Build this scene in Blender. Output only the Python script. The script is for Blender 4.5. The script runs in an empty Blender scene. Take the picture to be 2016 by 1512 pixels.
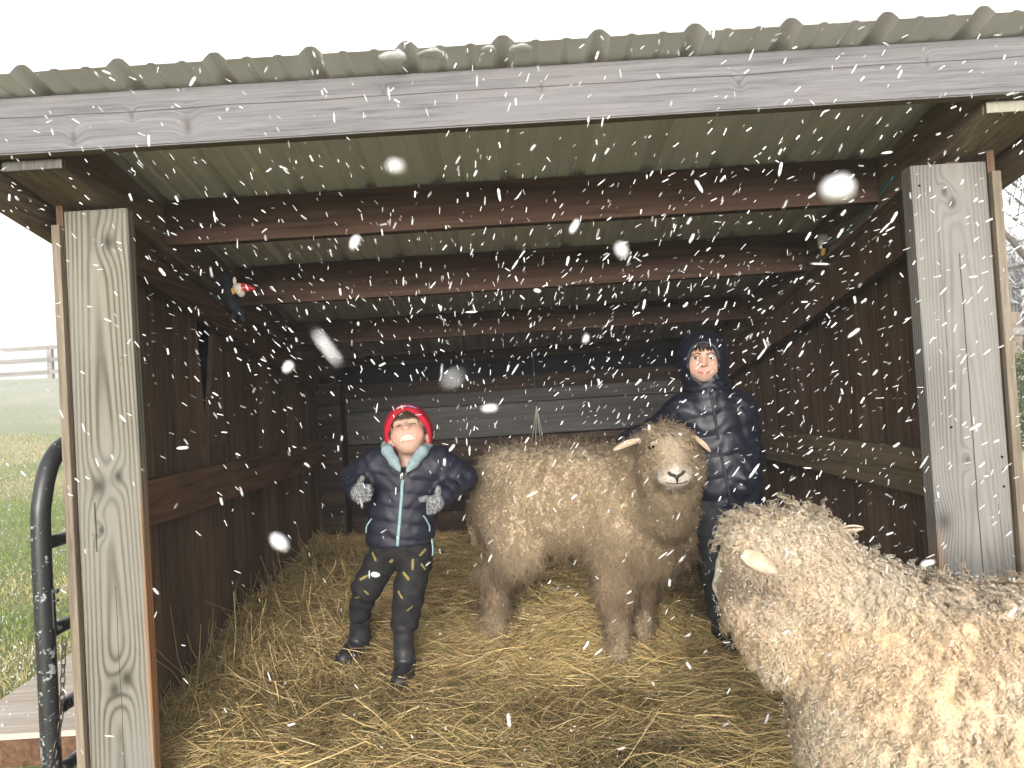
import bpy, bmesh, math, random
import numpy as np
from mathutils import Matrix, Vector

# ------------------------------------------------------------------ camera, sky, sun, exposure
sc = bpy.context.scene
COL = sc.collection
R = math.radians
PITCH, ROLL, CAM_H = R(1.2), R(3.5), 1.08
cd = bpy.data.cameras.new("camera")
cam = bpy.data.objects.new("camera", cd)
COL.objects.link(cam)
_f = Vector((0, math.cos(PITCH), math.sin(PITCH)))
_u = Vector((0, -math.sin(PITCH), math.cos(PITCH)))
_r = Vector((1, 0, 0))
_rx = _r * math.cos(ROLL) - _u * math.sin(ROLL)
_uy = _r * math.sin(ROLL) + _u * math.cos(ROLL)
m = Matrix((_rx, _uy, -_f)).transposed().to_4x4()
m.translation = (0, 0, CAM_H)
cam.matrix_world = m
cd.sensor_width = 36
cd.lens = 36 * 1450 / 2016
cd.clip_start, cd.clip_end = 0.02, 400
cd.dof.use_dof = True
cd.dof.focus_distance = 2.75
cd.dof.aperture_fstop = 6.0
sc.camera = cam

SUN_EL, SUN_AZ = R(6), R(185)          # low soft light from behind the photographer
SKY_STRENGTH, SUN_STRENGTH, EXPOSURE = 0.15, 0.95, 2.5
w = bpy.data.worlds.new("World")
sc.world = w
w.use_nodes = True
nt = w.node_tree
bg = nt.nodes["Background"]
sky = nt.nodes.new("ShaderNodeTexSky")
sky.sky_type = 'NISHITA'
sky.sun_disc = False
sky.sun_elevation, sky.sun_rotation = SUN_EL, SUN_AZ
sky.dust_density, sky.air_density = 4.0, 1.0
hsv = nt.nodes.new("ShaderNodeHueSaturation")
hsv.inputs["Saturation"].default_value = 0.18
nt.links.new(sky.outputs[0], hsv.inputs["Color"])
nt.links.new(hsv.outputs[0], bg.inputs["Color"])
bg.inputs["Strength"].default_value = SKY_STRENGTH
sl = bpy.data.lights.new("sun", 'SUN')
sl.energy, sl.angle, sl.color = SUN_STRENGTH, R(22), (1.0, 0.95, 0.88)
so = bpy.data.objects.new("sun", sl)
COL.objects.link(so)
so.location = (0, -5, 8)
so.rotation_euler = Vector((-math.sin(SUN_AZ) * math.cos(SUN_EL), -math.cos(SUN_AZ) * math.cos(SUN_EL), -math.sin(SUN_EL))).to_track_quat('-Z', 'Y').to_euler()
sc.view_settings.view_transform = 'Standard'
sc.view_settings.look = 'None'
sc.view_settings.exposure = EXPOSURE
sc.view_settings.gamma = 1
sc.view_settings.use_curve_mapping = False
try:
    sc.cycles.max_bounces = 8
    sc.cycles.diffuse_bounces = 5
    sc.cycles.volume_bounces = 0
    sc.cycles.use_denoising = True
except Exception:
    pass

rng = np.random.default_rng(7)
A = np.array


# ------------------------------------------------------------------ node helper
class V:
    """a node output (or number) with arithmetic"""
    def __init__(s, g, o): s.g, s.o = g, o
    def __add__(s, b): return s.g.math('ADD', s, b)
    __radd__ = __add__
    def __sub__(s, b): return s.g.math('SUBTRACT', s, b)
    def __rsub__(s, b): return s.g.math('SUBTRACT', b, s)
    def __mul__(s, b): return s.g.math('MULTIPLY', s, b)
    __rmul__ = __mul__
    def __truediv__(s, b): return s.g.math('DIVIDE', s, b)
    def __neg__(s): return s * -1.0
    def lt(s, b): return s.g.math('LESS_THAN', s, b)
    def gt(s, b): return s.g.math('GREATER_THAN', s, b)
    def fn(s, op, b=0.0): return s.g.math(op, s, b)


class NG:
    def __init__(s, name):
        s.mat = bpy.data.materials.new(name)
        s.mat.use_nodes = True
        s.t = s.mat.node_tree
        s.b = s.t.nodes["Principled BSDF"]
    def put(s, sock, v):
        if isinstance(v, V): s.t.links.new(v.o, sock)
        elif isinstance(v, (tuple, list)):
            v = tuple(v)
            n = len(sock.default_value)
            sock.default_value = (v + (1.0,))[:n] if len(v) < n else v[:n]
        else: sock.default_value = v
    def math(s, op, a, b=0.0):
        n = s.t.nodes.new("ShaderNodeMath"); n.operation = op
        s.put(n.inputs[0], a); s.put(n.inputs[1], b)
        return V(s, n.outputs[0])
    def vmul(s, a, b):
        n = s.t.nodes.new("ShaderNodeVectorMath"); n.operation = 'MULTIPLY'
        s.put(n.inputs[0], a); s.put(n.inputs[1], b)
        return V(s, n.outputs[0])
    def vadd(s, a, b):
        n = s.t.nodes.new("ShaderNodeVectorMath"); n.operation = 'ADD'
        s.put(n.inputs[0], a); s.put(n.inputs[1], b)
        return V(s, n.outputs[0])
    def obj(s):
        return V(s, s.t.nodes.new("ShaderNodeTexCoord").outputs["Object"])
    def sep(s, v):
        n = s.t.nodes.new("ShaderNodeSeparateXYZ"); s.put(n.inputs[0], v)
        return [V(s, o) for o in n.outputs]
    def comb(s, x, y, z):
        n = s.t.nodes.new("ShaderNodeCombineXYZ")
        for i, q in enumerate((x, y, z)): s.put(n.inputs[i], q)
        return V(s, n.outputs[0])
    def noise(s, vec, scale=1.0, detail=3.0, rough=0.55, dist=0.0):
        n = s.t.nodes.new("ShaderNodeTexNoise")
        s.put(n.inputs["Vector"], vec); s.put(n.inputs["Scale"], scale)
        s.put(n.inputs["Detail"], detail); s.put(n.inputs["Roughness"], rough); s.put(n.inputs["Distortion"], dist)
        return V(s, n.outputs["Fac"])
    def voro(s, vec, scale=1.0):
        n = s.t.nodes.new("ShaderNodeTexVoronoi")
        s.put(n.inputs["Vector"], vec); s.put(n.inputs["Scale"], scale)
        return V(s, n.outputs["Distance"])
    def ramp(s, fac, stops, interp='LINEAR'):
        n = s.t.nodes.new("ShaderNodeValToRGB"); s.put(n.inputs[0], fac)
        cr = n.color_ramp; cr.interpolation = interp
        while len(cr.elements) < len(stops): cr.elements.new(0.5)
        for e, (p, c) in zip(cr.elements, stops):
            e.position = p
            e.color = tuple(c) + (1,) if not isinstance(c, (int, float)) else (c, c, c, 1)
        return V(s, n.outputs[0])
    def mix(s, f, a, b, mode='MIX'):
        n = s.t.nodes.new("ShaderNodeMix"); n.data_type = 'RGBA'; n.blend_type = mode
        s.put(n.inputs[0], f); s.put(n.inputs[6], a); s.put(n.inputs[7], b)
        return V(s, n.outputs[2])
    def attr(s, name, fac=False):
        n = s.t.nodes.new("ShaderNodeAttribute"); n.attribute_name = name
        return V(s, n.outputs["Fac" if fac else "Color"])
    def bump(s, h, strength=0.5, dist=0.003):
        n = s.t.nodes.new("ShaderNodeBump")
        s.put(n.inputs["Height"], h); n.inputs["Strength"].default_value = strength; n.inputs["Distance"].default_value = dist
        s.t.links.new(n.outputs[0], s.b.inputs["Normal"])
    def done(s, color, rough=0.8, spec=0.3, metal=0.0):
        s.put(s.b.inputs["Base Color"], color); s.put(s.b.inputs["Roughness"], rough)
        s.b.inputs["Specular IOR Level"].default_value = spec
        s.b.inputs["Metallic"].default_value = metal
        return s.mat


def plain(name, c, rough=0.7, spec=0.3, metal=0.0, var=0.15, scale=40.0, bump=0.0):
    g = NG(name)
    n = g.noise(g.obj(), scale, 4)
    c2 = tuple(x * (1 - var) for x in c)
    c3 = tuple(min(1, x * (1 + var)) for x in c)
    if bump: g.bump(n, bump, 0.004)
    return g.done(g.ramp(n, [(0.3, c2), (0.7, c3)]), rough, spec, metal)


def colmat(name, rough=0.8, spec=0.2, trans=0.0, noise_amt=0.0, scale=60, bump=0.0):
    """colour from the mesh's own Col attribute (fibres, straw, skin zones)"""
    g = NG(name)
    c = g.attr("Col")
    if noise_amt:
        n = g.noise(g.obj(), scale, 4)
        c = g.mix(1.0, c, g.ramp(n, [(0.3, 1 - noise_amt), (0.7, 1 + noise_amt)]), 'MULTIPLY')
        if bump: g.bump(n, bump, 0.003)
    g.done(c, rough, spec)
    if trans:
        t = g.t.nodes.new("ShaderNodeBsdfTranslucent"); g.put(t.inputs["Color"], c)
        mx = g.t.nodes.new("ShaderNodeMixShader"); mx.inputs[0].default_value = trans
        g.t.links.new(g.b.outputs[0], mx.inputs[1]); g.t.links.new(t.outputs[0], mx.inputs[2])
        g.t.links.new(mx.outputs[0], g.t.nodes["Material Output"].inputs["Surface"])
    return g.mat


def wood_post(name, cx, cy, light, dark, freq=620, knots=(), cracks=(), warm=None, vary=0.035, grey=None):
    """sawn post: growth rings about a wandering pith, knots that push the grain aside, drying cracks"""
    g = NG(name)
    P = g.obj(); x, y, z = g.sep(P)
    wob = g.noise(g.vmul(P, (3, 3, 0.8)), 1.0, 2) - 0.5
    u = x - cx + wob * vary
    v = y - cy
    push = None; kd = None
    for (kx, kz, s) in knots:
        dx = x - kx; dz = z - kz
        e = (dx * dx * 1.3 + dz * dz * 0.45) / (-s * s)
        gs = g.math('EXPONENT', e)
        core = g.math('EXPONENT', (dx * dx + dz * dz * 0.5) / (-(s * 0.42) ** 2))
        push = gs if push is None else push + gs
        kd = core if kd is None else kd + core
    rr = g.math('SQRT', u * u + v * v) + (g.noise(g.vmul(P, (10, 10, 1.2)), 1.0, 3) - 0.5) * 0.010 + z * 0.016
    if push is not None: rr = rr + push * 0.015
    ph = rr * freq
    s = g.math('SINE', ph) * 0.5 + 0.5
    s = g.math('POWER', s, 2.2)
    fine = g.noise(g.vmul(P, (260, 260, 5)), 1.0, 3)
    blot = g.noise(g.vmul(P, (6, 6, 2.2)), 1.0, 4)
    c = g.mix(s * 0.9, light, dark)
    c = g.mix(g.ramp(fine, [(0.35, 0.0), (0.7, 0.5)]), c, tuple(q * 0.62 for q in light))
    if grey: c = g.mix(g.ramp(blot, [(0.4, 0.0), (0.65, 0.7)]), c, grey)
    if kd is not None: c = g.mix(g.math('MINIMUM', kd * 0.85, 0.9), c, tuple(q * 0.55 for q in dark))
    h = s * -0.6 + fine * -0.5
    for (kx, z0, z1, wd) in cracks:
        line = g.math('ABSOLUTE', x - kx + (g.noise(g.vmul(P, (0, 0, 5)), 1.0, 2) - 0.5) * 0.012).lt(wd) * z.gt(z0) * z.lt(z1)
        c = g.mix(line * 0.85, c, tuple(q * 0.2 for q in dark)); h = h - line * 2.0
    if warm:
        wx, wz0, wz1, side, wc = warm
        edge = (x - wx) * side + (g.noise(g.vmul(P, (20, 20, 4)), 1.0, 2) - 0.5) * 0.02
        mk = g.ramp(edge * 60.0, [(0.0, 0.0), (1.0, 1.0)]) * g.ramp((wz1 - z) * 3.0, [(0.0, 0.0), (1.0, 1.0)])
        c = g.mix(mk * 0.85, c, wc)
    g.bump(h, 0.55, 0.003)
    return g.done(c, 0.85, 0.2)


def wood_board(name, lo, mid, hi, axis='z', fine=90, tint=0.5, rough=0.85, bumpd=0.5, red=None, spec=0.15):
    """rough-sawn board with grain along one axis; 'rnd' shifts it board by board"""
    g = NG(name)
    r = g.attr("rnd", True)
    P = g.vadd(g.obj(), g.comb(r * 37.1, r * 11.3, r * 53.7))
    st = {'x': (0.045, 1, 1), 'y': (1, 0.045, 1), 'z': (1, 1, 0.045)}[axis]
    st2 = {'x': (0.2, 1, 1), 'y': (1, 0.2, 1), 'z': (1, 1, 0.2)}[axis]
    n = g.noise(g.vmul(P, st), fine, 5, 0.65, 0.3)
    b = g.noise(g.vmul(P, st2), 9, 4, 0.6)
    kn = g.voro(g.vmul(P, st2), 4.5)
    f = n * 0.6 + b * 0.4
    c = g.ramp(f, [(0.32, lo), (0.5, mid), (0.68, hi)])
    if red: c = g.mix(g.ramp(b, [(0.42, 0.0), (0.66, 0.8)]), c, red)
    c = g.mix(1.0, c, g.ramp(r, [(0.0, 1 - tint), (1.0, 1 + tint * 0.4)]), 'MULTIPLY')
    c = g.mix(g.ramp(kn, [(0.03, 0.6), (0.09, 0.0)]), c, tuple(q * 0.5 for q in lo))
    g.bump(n, bumpd, 0.004)
    return g.done(c, rough, spec)


# ------------------------------------------------------------------ mesh helpers
def mesh_obj(name, V_, F_, mat, parent=None, smooth=False, col=None, rnd=None, nrm=None):
    """V_ (n,3); F_ list of (m,k) int arrays, or one"""
    V_ = np.asarray(V_, np.float32)
    if isinstance(F_, np.ndarray): F_ = [F_]
    F_ = [np.asarray(f, np.int32) for f in F_ if len(f)]
    me = bpy.data.meshes.new(name)
    me.vertices.add(len(V_)); me.vertices.foreach_set("co", V_.ravel())
    nl = sum(f.size for f in F_); npoly = sum(len(f) for f in F_)
    me.loops.add(nl); me.loops.foreach_set("vertex_index", np.concatenate([f.ravel() for f in F_]))
    me.polygons.add(npoly)
    tot = np.concatenate([np.full(len(f), f.shape[1], np.int32) for f in F_])
    st = np.concatenate([[0], np.cumsum(tot)[:-1]]).astype(np.int32)
    me.polygons.foreach_set("loop_start", st)
    try: me.polygons.foreach_set("loop_total", tot)
    except Exception: pass
    me.polygons.foreach_set("use_smooth", np.full(npoly, bool(smooth)))
    if col is not None:
        a = me.color_attributes.new("Col", 'FLOAT_COLOR', 'POINT')
        c4 = np.ones((len(V_), 4), np.float32); c4[:, :3] = col
        a.data.foreach_set("color", c4.ravel())
    if rnd is not None:
        a = me.attributes.new("rnd", 'FLOAT', 'POINT'); a.data.foreach_set("value", np.asarray(rnd, np.float32))
    if nrm is not None:
        a = me.attributes.new("nrm", 'FLOAT_VECTOR', 'POINT'); a.data.foreach_set("vector", np.asarray(nrm, np.float32).ravel())
    me.update(calc_edges=True)
    me.validate()
    if mat: me.materials.append(mat)
    o = bpy.data.objects.new(name, me); COL.objects.link(o)
    if parent is not None: attach(o, parent)
    return o


def attach(o, parent):
    """meshes are built in world coordinates; a part keeps them under its thing"""
    o.parent = parent
    if parent.type == 'EMPTY': o.matrix_parent_inverse = Matrix.Translation(-Vector(parent.location))


def tag(o, label=None, cat=None, group=None, kind=None):
    if label: o["label"] = label
    if cat: o["category"] = cat
    if group: o["group"] = group
    if kind: o["kind"] = kind
    return o


def thing(name, loc, label, cat, group=None):
    o = bpy.data.objects.new(name, None); COL.objects.link(o)
    o.location = loc; o.empty_display_size = 0.1
    return tag(o, label, cat, group)


BOXF = A([[0, 2, 3, 1], [4, 5, 7, 6], [0, 1, 5, 4], [2, 6, 7, 3], [0, 4, 6, 2], [1, 3, 7, 5]])
def hexa(c8):
    """8 corners ordered x-fastest? corner index = 4*ix+2*iy+iz"""
    return A(c8, float)


def boxes(lst):
    """lst of (8,3) corner arrays -> V,F,rnd"""
    Vs, Fs, rs = [], [], []
    for i, c in enumerate(lst):
        Vs.append(c); Fs.append(BOXF + 8 * i); rs.append(np.full(8, rng.random()))
    return np.concatenate(Vs), np.concatenate(Fs), np.concatenate(rs)


def box(x0, x1, y0, y1, z0, z1, slope=0.0, yref=None):
    """axis box; slope tilts z along y about yref"""
    c = []
    for x in (x0, x1):
        for y in (y0, y1):
            for z in (z0, z1):
                c.append((x, y, z - slope * (y - (y0 if yref is None else yref))))
    return A(c)


def bevel_box(name, corners_list, mat, parent, w=0.004, seg=2):
    Vv, Ff, rr = boxes(corners_list)
    o = mesh_obj(name, Vv, Ff, mat, parent, rnd=rr)
    bm = bmesh.new(); bm.from_mesh(o.data)
    bmesh.ops.recalc_face_normals(bm, faces=bm.faces)
    bmesh.ops.bevel(bm, geom=list(bm.edges), offset=w, segments=seg, affect='EDGES', profile=0.6)
    bm.to_mesh(o.data); bm.free()
    return o


def norm(v):
    return v / np.maximum(np.linalg.norm(v, axis=-1, keepdims=True), 1e-9)


def tubes(P, Rr, sides=3, ref=(0.31, 0.17, 0.93), caps=False, flat=1.0):
    """P (N,S,3) centre lines, Rr (N,S) radii -> verts, quads"""
    P = np.asarray(P, float); N, S, _ = P.shape
    T = np.empty_like(P)
    T[:, 1:-1] = P[:, 2:] - P[:, :-2]; T[:, 0] = P[:, 1] - P[:, 0]; T[:, -1] = P[:, -1] - P[:, -2]
    T = norm(T)
    rf = np.broadcast_to(A(ref, float), T.shape)
    e1 = norm(np.cross(T, rf)); e2 = np.cross(T, e1)
    a = np.arange(sides) * 2 * np.pi / sides
    Vv = P[:, :, None, :] + Rr[:, :, None, None] * (np.cos(a)[None, None, :, None] * e1[:, :, None, :] + flat * np.sin(a)[None, None, :, None] * e2[:, :, None, :])
    idx = np.arange(N * S * sides).reshape(N, S, sides)
    i0 = idx[:, :-1, :]; i1 = idx[:, 1:, :]
    Q = np.stack([i0, np.roll(i0, -1, 2), np.roll(i1, -1, 2), i1], -1).reshape(-1, 4)
    F_ = [Q]
    if caps:
        F_ += [idx[:, 0, ::-1], idx[:, -1, :]]
    return Vv.reshape(-1, 3), F_


def spline(pts, n):
    """Catmull-Rom through pts, n samples"""
    p = A(pts, float); p = np.vstack([2 * p[0] - p[1], p, 2 * p[-1] - p[-2]])
    t = np.linspace(0, len(p) - 3 - 1e-6, n); i = t.astype(int); u = (t - i)[:, None]
    a, b, c, d = p[i], p[i + 1], p[i + 2], p[i + 3]
    return 0.5 * (2 * b + (c - a) * u + (2 * a - 5 * b + 4 * c - d) * u ** 2 + (3 * b - a - 3 * c + d) * u ** 3)


def tube_obj(name, pts, r, mat, parent=None, n=24, sides=8, flat=1.0, ref=(0.31, 0.17, 0.93)):
    P = spline(pts, n)[None]
    rr = np.interp(np.linspace(0, 1, n), np.linspace(0, 1, len(r)), r)[None] if hasattr(r, '__len__') else np.full((1, n), r)
    Vv, Ff = tubes(P, rr, sides, ref, True, flat)
    return mesh_obj(name, Vv, Ff, mat, parent, smooth=True)


def sstep(t):
    t = np.clip(t, 0, 1); return t * t * (3 - 2 * t)


def vnoise(p, scale, seed=0):
    """cheap smooth value noise on (n,3)"""
    q = np.asarray(p, float) * scale + seed * 17.31
    i = np.floor(q).astype(np.int64); f = q - i; f = f * f * (3 - 2 * f)
    def h(a, b, c):
        n = (a * 374761393 + b * 668265263 + c * 2147483647 + seed * 974711) & 0x7fffffff
        n = ((n ^ (n >> 13)) * 1274126177) & 0x7fffffff
        return ((n ^ (n >> 16)) & 0xffff) / 65535.0
    r = 0
    for dx in (0, 1):
        for dy in (0, 1):
            for dz in (0, 1):
                wgt = (f[..., 0] if dx else 1 - f[..., 0]) * (f[..., 1] if dy else 1 - f[..., 1]) * (f[..., 2] if dz else 1 - f[..., 2])
                r = r + wgt * h(i[..., 0] + dx, i[..., 1] + dy, i[..., 2] + dz)
    return r


# ------------------------------------------------------------------ solid modelling: smooth union of tapered limbs, one continuous skin
class Field:
    def __init__(s, lo, hi, h):
        s.lo = A(lo, float); s.h = h
        s.n = np.ceil((A(hi) - s.lo) / h).astype(int) + 1
        s.F = np.full(tuple(s.n), 0.08, np.float32)
        s.ax = [(s.lo[i] + np.arange(s.n[i]) * h).astype(np.float32) for i in range(3)]
    def put(s, f, lo, hi, k, op, pad=0.05):
        a = np.clip(np.floor((A(lo) - pad - s.lo) / s.h).astype(int), 0, s.n)
        b = np.clip(np.ceil((A(hi) + pad - s.lo) / s.h).astype(int) + 1, 0, s.n)
        if (b <= a).any(): return
        X = s.ax[0][a[0]:b[0], None, None]; Y = s.ax[1][None, a[1]:b[1], None]; Z = s.ax[2][None, None, a[2]:b[2]]
        d = f(X, Y, Z); sub = s.F[a[0]:b[0], a[1]:b[1], a[2]:b[2]]
        if op == 'u':
            hh = np.maximum(k - np.abs(d - sub), 0) / k if k > 0 else 0
            sub[...] = np.minimum(d, sub) - hh * hh * k * 0.25
        elif op == 's':
            d = -d
            hh = np.maximum(k - np.abs(d - sub), 0) / k if k > 0 else 0
            sub[...] = np.maximum(d, sub) + hh * hh * k * 0.25
    def cone(s, a, b, ra, rb, k=0.02, op='u', puff=None, ys=1.0):
        """tapered capsule a->b; ys scales its depth (Y) about the axis; puff=(amp, spacing, phase) quilts it"""
        a, b = A(a, float), A(b, float); ba = b - a; L2 = float(ba @ ba); L = math.sqrt(L2)
        def f(X, Y, Z):
            px, py, pz = X - a[0], Y - a[1], Z - a[2]
            tr = (px * ba[0] + py * ba[1] + pz * ba[2]) / L2
            t = np.clip(tr, 0, 1)
            qy = (py - t * ba[1]) / ys
            d = np.sqrt((px - t * ba[0]) ** 2 + qy ** 2 + (pz - t * ba[2]) ** 2) - (ra + t * (rb - ra))
            if ys < 1: d = d * (ys * 0.5 + 0.5)
            if puff:
                d = d - puff[0] * (np.abs(np.sin(np.pi * (tr * L + puff[2]) / puff[1])) ** 0.7 - 0.5)
            return d
        r = max(ra, rb) + (puff[0] if puff else 0)
        s.put(f, np.minimum(a, b) - r, np.maximum(a, b) + r, k, op)
    def chain(s, pts, rs, k=0.02, **kw):
        for i in range(len(pts) - 1): s.cone(pts[i], pts[i + 1], rs[i], rs[i + 1], k, **kw)
    def ell(s, c, r, k=0.02, op='u', R_=None):
        c, r = A(c, float), A(r, float); M = np.eye(3) if R_ is None else np.asarray(R_)
        def f(X, Y, Z):
            px, py, pz = X - c[0], Y - c[1], Z - c[2]
            q = [M[0, i] * px + M[1, i] * py + M[2, i] * pz for i in range(3)]
            k0 = np.sqrt(sum((q[i] / r[i]) ** 2 for i in range(3)))
            k1 = np.sqrt(sum((q[i] / r[i] ** 2) ** 2 for i in range(3)))
            return k0 * (k0 - 1) / np.maximum(k1, 1e-6)
        e = np.sqrt(((M * r[None, :]) ** 2).sum(1)); s.put(f, c - e, c + e, k, op)
    def apply(s, f):
        X = s.ax[0][:, None, None]; Y = s.ax[1][None, :, None]; Z = s.ax[2][None, None, :]
        s.F = f(s.F, X, Y, Z).astype(np.float32)
    def mesh(s):
        F = s.F.copy(); F[[0, -1]] = 0.05; F[:, [0, -1]] = 0.05; F[:, :, [0, -1]] = 0.05
        I = F < 0; n = s.n
        sl = [slice(0, -1), slice(1, None)]
        any_ = np.zeros(tuple(n - 1), bool); all_ = np.ones(tuple(n - 1), bool)
        for a in (0, 1):
            for b in (0, 1):
                for c in (0, 1):
                    q = I[sl[a], sl[b], sl[c]]; any_ |= q; all_ &= q
        mix = any_ & ~all_
        C = np.argwhere(mix); ids = np.full(tuple(n - 1), -1, np.int32); ids[mix] = np.arange(len(C))
        cor = [(a, b, c) for a in (0, 1) for b in (0, 1) for c in (0, 1)]
        val = np.stack([F[C[:, 0] + a, C[:, 1] + b, C[:, 2] + c] for a, b, c in cor], 1)
        P = np.zeros((len(C), 3)); cnt = np.zeros(len(C)); cr = A(cor, float)
        for i in range(8):
            for j in range(i + 1, 8):
                if sum(abs(A(cor[i]) - A(cor[j]))) != 1: continue
                m_ = (val[:, i] < 0) != (val[:, j] < 0)
                t = val[m_, i] / (val[m_, i] - val[m_, j])
                P[m_] += cr[i] + t[:, None] * (cr[j] - cr[i]); cnt[m_] += 1
        Vv = s.lo + (C + P / cnt[:, None]) * s.h
        Q = []
        def quads(e, lo_in, c00, c10, c11, c01):
            q = np.stack([c00[e], c10[e], c11[e], c01[e]], 1); fl = ~lo_in[e]; q[fl] = q[fl][:, ::-1]; Q.append(q)
        e = I[:-1, 1:-1, 1:-1] != I[1:, 1:-1, 1:-1]
        quads(e, I[:-1, 1:-1, 1:-1], ids[:, :-1, :-1], ids[:, 1:, :-1], ids[:, 1:, 1:], ids[:, :-1, 1:])
        e = I[1:-1, :-1, 1:-1] != I[1:-1, 1:, 1:-1]
        quads(e, I[1:-1, :-1, 1:-1], ids[:-1, :, :-1], ids[:-1, :, 1:], ids[1:, :, 1:], ids[1:, :, :-1])
        e = I[1:-1, 1:-1, :-1] != I[1:-1, 1:-1, 1:]
        quads(e, I[1:-1, 1:-1, :-1], ids[:-1, :-1, :], ids[1:, :-1, :], ids[1:, 1:, :], ids[:-1, 1:, :])
        return Vv, np.concatenate(Q)


def front_y(Vv, x, z, r=0.012):
    d = (Vv[:, 0] - x) ** 2 + (Vv[:, 2] - z) ** 2
    m_ = d < r * r
    return float(Vv[m_, 1].min()) if m_.any() else float(Vv[np.argmin(d), 1])


def on_front(Vv, pts, off=0.002, r=0.012):
    return [(x, front_y(Vv, x, z, r) - off, z) for x, z in pts]


def sample(Vv, Q, n, wf=None):
    """n points and normals on a quad mesh, area weighted"""
    a, b, c, d = (Vv[Q[:, i]] for i in range(4))
    nn = np.cross(c - a, d - b); ar = np.linalg.norm(nn, axis=1) * 0.5; nn = norm(nn)
    cen = (a + b + c + d) / 4
    wt = ar * (wf(cen, nn) if wf else 1)
    k = rng.choice(len(Q), n, p=wt / wt.sum())
    u, v = rng.random((2, n, 1))
    p = (a[k] * (1 - u) + b[k] * u) * (1 - v) + (d[k] * (1 - u) + c[k] * u) * v
    # soften normals by sampling a blurred vertex normal field
    vn = np.zeros_like(Vv)
    for i in range(4): np.add.at(vn, Q[:, i], nn * ar[:, None])
    vn = norm(vn)
    return p, norm(vn[Q[k]].mean(1))


def wool(name, Vv, Q, mat, parent, n, k, wf, length, hr, pitch, rad, spread, colf, seg=9, lift=0.55, side=3, flowf=None, gn=0.25, pn=0.5, dn=0.10):
    """curly locks: n tufts of k fibres each; every tuft curls in step"""
    p, nn = sample(Vv, Q, n, wf)
    g = A([0, 0, -1.0])
    G = flowf(p, nn) if flowf else np.broadcast_to(g, p.shape)
    G = norm(G - (G * nn).sum(1, keepdims=True) * nn + rng.normal(0, gn, p.shape))
    L = length * rng.uniform(0.65, 1.3, n)
    lf = np.clip(lift + rng.normal(0, 0.12, n), 0.1, 1)[:, None]
    D = norm(nn * lf + G * (1 - lf))
    col = colf(p, nn)
    ph = rng.uniform(0, 6.28, n); hnd = rng.choice([-1, 1], n)
    def rep(a): return np.repeat(a, k, 0)
    t1 = norm(np.cross(nn, A([0.3, 0.5, 0.81]))); t2 = np.cross(nn, t1)
    off = rng.normal(0, spread, (n * k, 2))
    p0 = rep(p) + rep(t1) * off[:, :1] + rep(t2) * off[:, 1:] - rep(nn) * 0.001
    D = norm(rep(D) + rng.normal(0, dn, (n * k, 3)))
    L = rep(L) * rng.uniform(0.75, 1.2, n * k)
    ph = rep(ph) + rng.normal(0, pn, n * k); hnd = rep(hnd); Gr = rep(G)
    e1 = norm(np.cross(D, A([0.2, 0.9, 0.4]))); e2 = np.cross(D, e1)
    s = np.linspace(0, 1, seg)
    th = ph[:, None] + hnd[:, None] * 2 * np.pi * s[None] * (L[:, None] / pitch)
    hh = hr * (0.25 + 0.75 * np.minimum(1, s * 2.2))[None] * rng.uniform(0.75, 1.25, (n * k, 1))
    P = p0[:, None] + D[:, None] * (L[:, None] * s)[..., None] + (Gr * 0.35 * L[:, None])[:, None] * (s ** 2)[None, :, None]
    P = P + (hh * np.cos(th))[..., None] * e1[:, None] + (hh * np.sin(th))[..., None] * e2[:, None]
    rr = rad * (1.15 - 0.75 * s ** 1.5)[None] * rng.uniform(0.7, 1.3, (n * k, 1))
    VV, FF = tubes(P, rr, side)
    c = rep(col)[:, None, :] * (rng.uniform(0.86, 1.14, (n * k, 1, 1))) * (0.9 + 0.15 * s)[None, :, None]
    c = np.repeat(c.reshape(-1, 3), side, 0)
    return mesh_obj(name, VV, FF, mat, parent, smooth=True, col=np.clip(c, 0, 0.95), nrm=np.repeat(rep(nn), seg * side, 0))


# ------------------------------------------------------------------ materials of the place
M_post_l = wood_post("post_wood_pale", -1.165, 2.05, (0.225, 0.210, 0.173), (0.062, 0.053, 0.041), 640,
                     knots=[(-1.19, 0.905, 0.045), (-1.135, 0.93, 0.03), (-1.175, 0.33, 0.04), (-1.14, 0.36, 0.038), (-1.13, 1.60, 0.04), (-1.19, 0.78, 0.02)],
                     cracks=[(-1.158, 0.0, 0.62, 0.0009), (-1.205, 0.72, 0.86, 0.002)], warm=(-1.083, 0, 1.0, 1, (0.40, 0.16, 0.035)), grey=(0.215, 0.208, 0.188), vary=0.014)
M_post_r = wood_post("post_wood_grey", 1.295, 2.02, (0.205, 0.196, 0.183), (0.10, 0.095, 0.086), 900,
                     knots=[(1.29, 1.565, 0.03), (1.27, 1.60, 0.02), (1.20, 0.66, 0.05), (1.28, 0.83, 0.02)],
                     cracks=[(1.30, 0.45, 1.42, 0.0016), (1.245, 1.15, 1.5, 0.0007), (1.36, 0.2, 0.7, 0.0008)], warm=(1.205, 0, 0.66, -1, (0.36, 0.17, 0.06)), grey=(0.235, 0.228, 0.215), vary=0.014)
M_fascia = wood_board("fascia_wood", (0.17, 0.165, 0.175), (0.34, 0.335, 0.345), (0.46, 0.45, 0.46), 'x', 110, 0.1, bumpd=0.6)
M_beam = wood_board("beam_wood", (0.07, 0.05, 0.035), (0.17, 0.125, 0.085), (0.27, 0.21, 0.15), 'y', 60, 0.25)
M_fence_grey = wood_board("weathered_end", (0.07, 0.065, 0.06), (0.13, 0.122, 0.112), (0.19, 0.18, 0.165), 'z', 120, 0.1)
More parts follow.
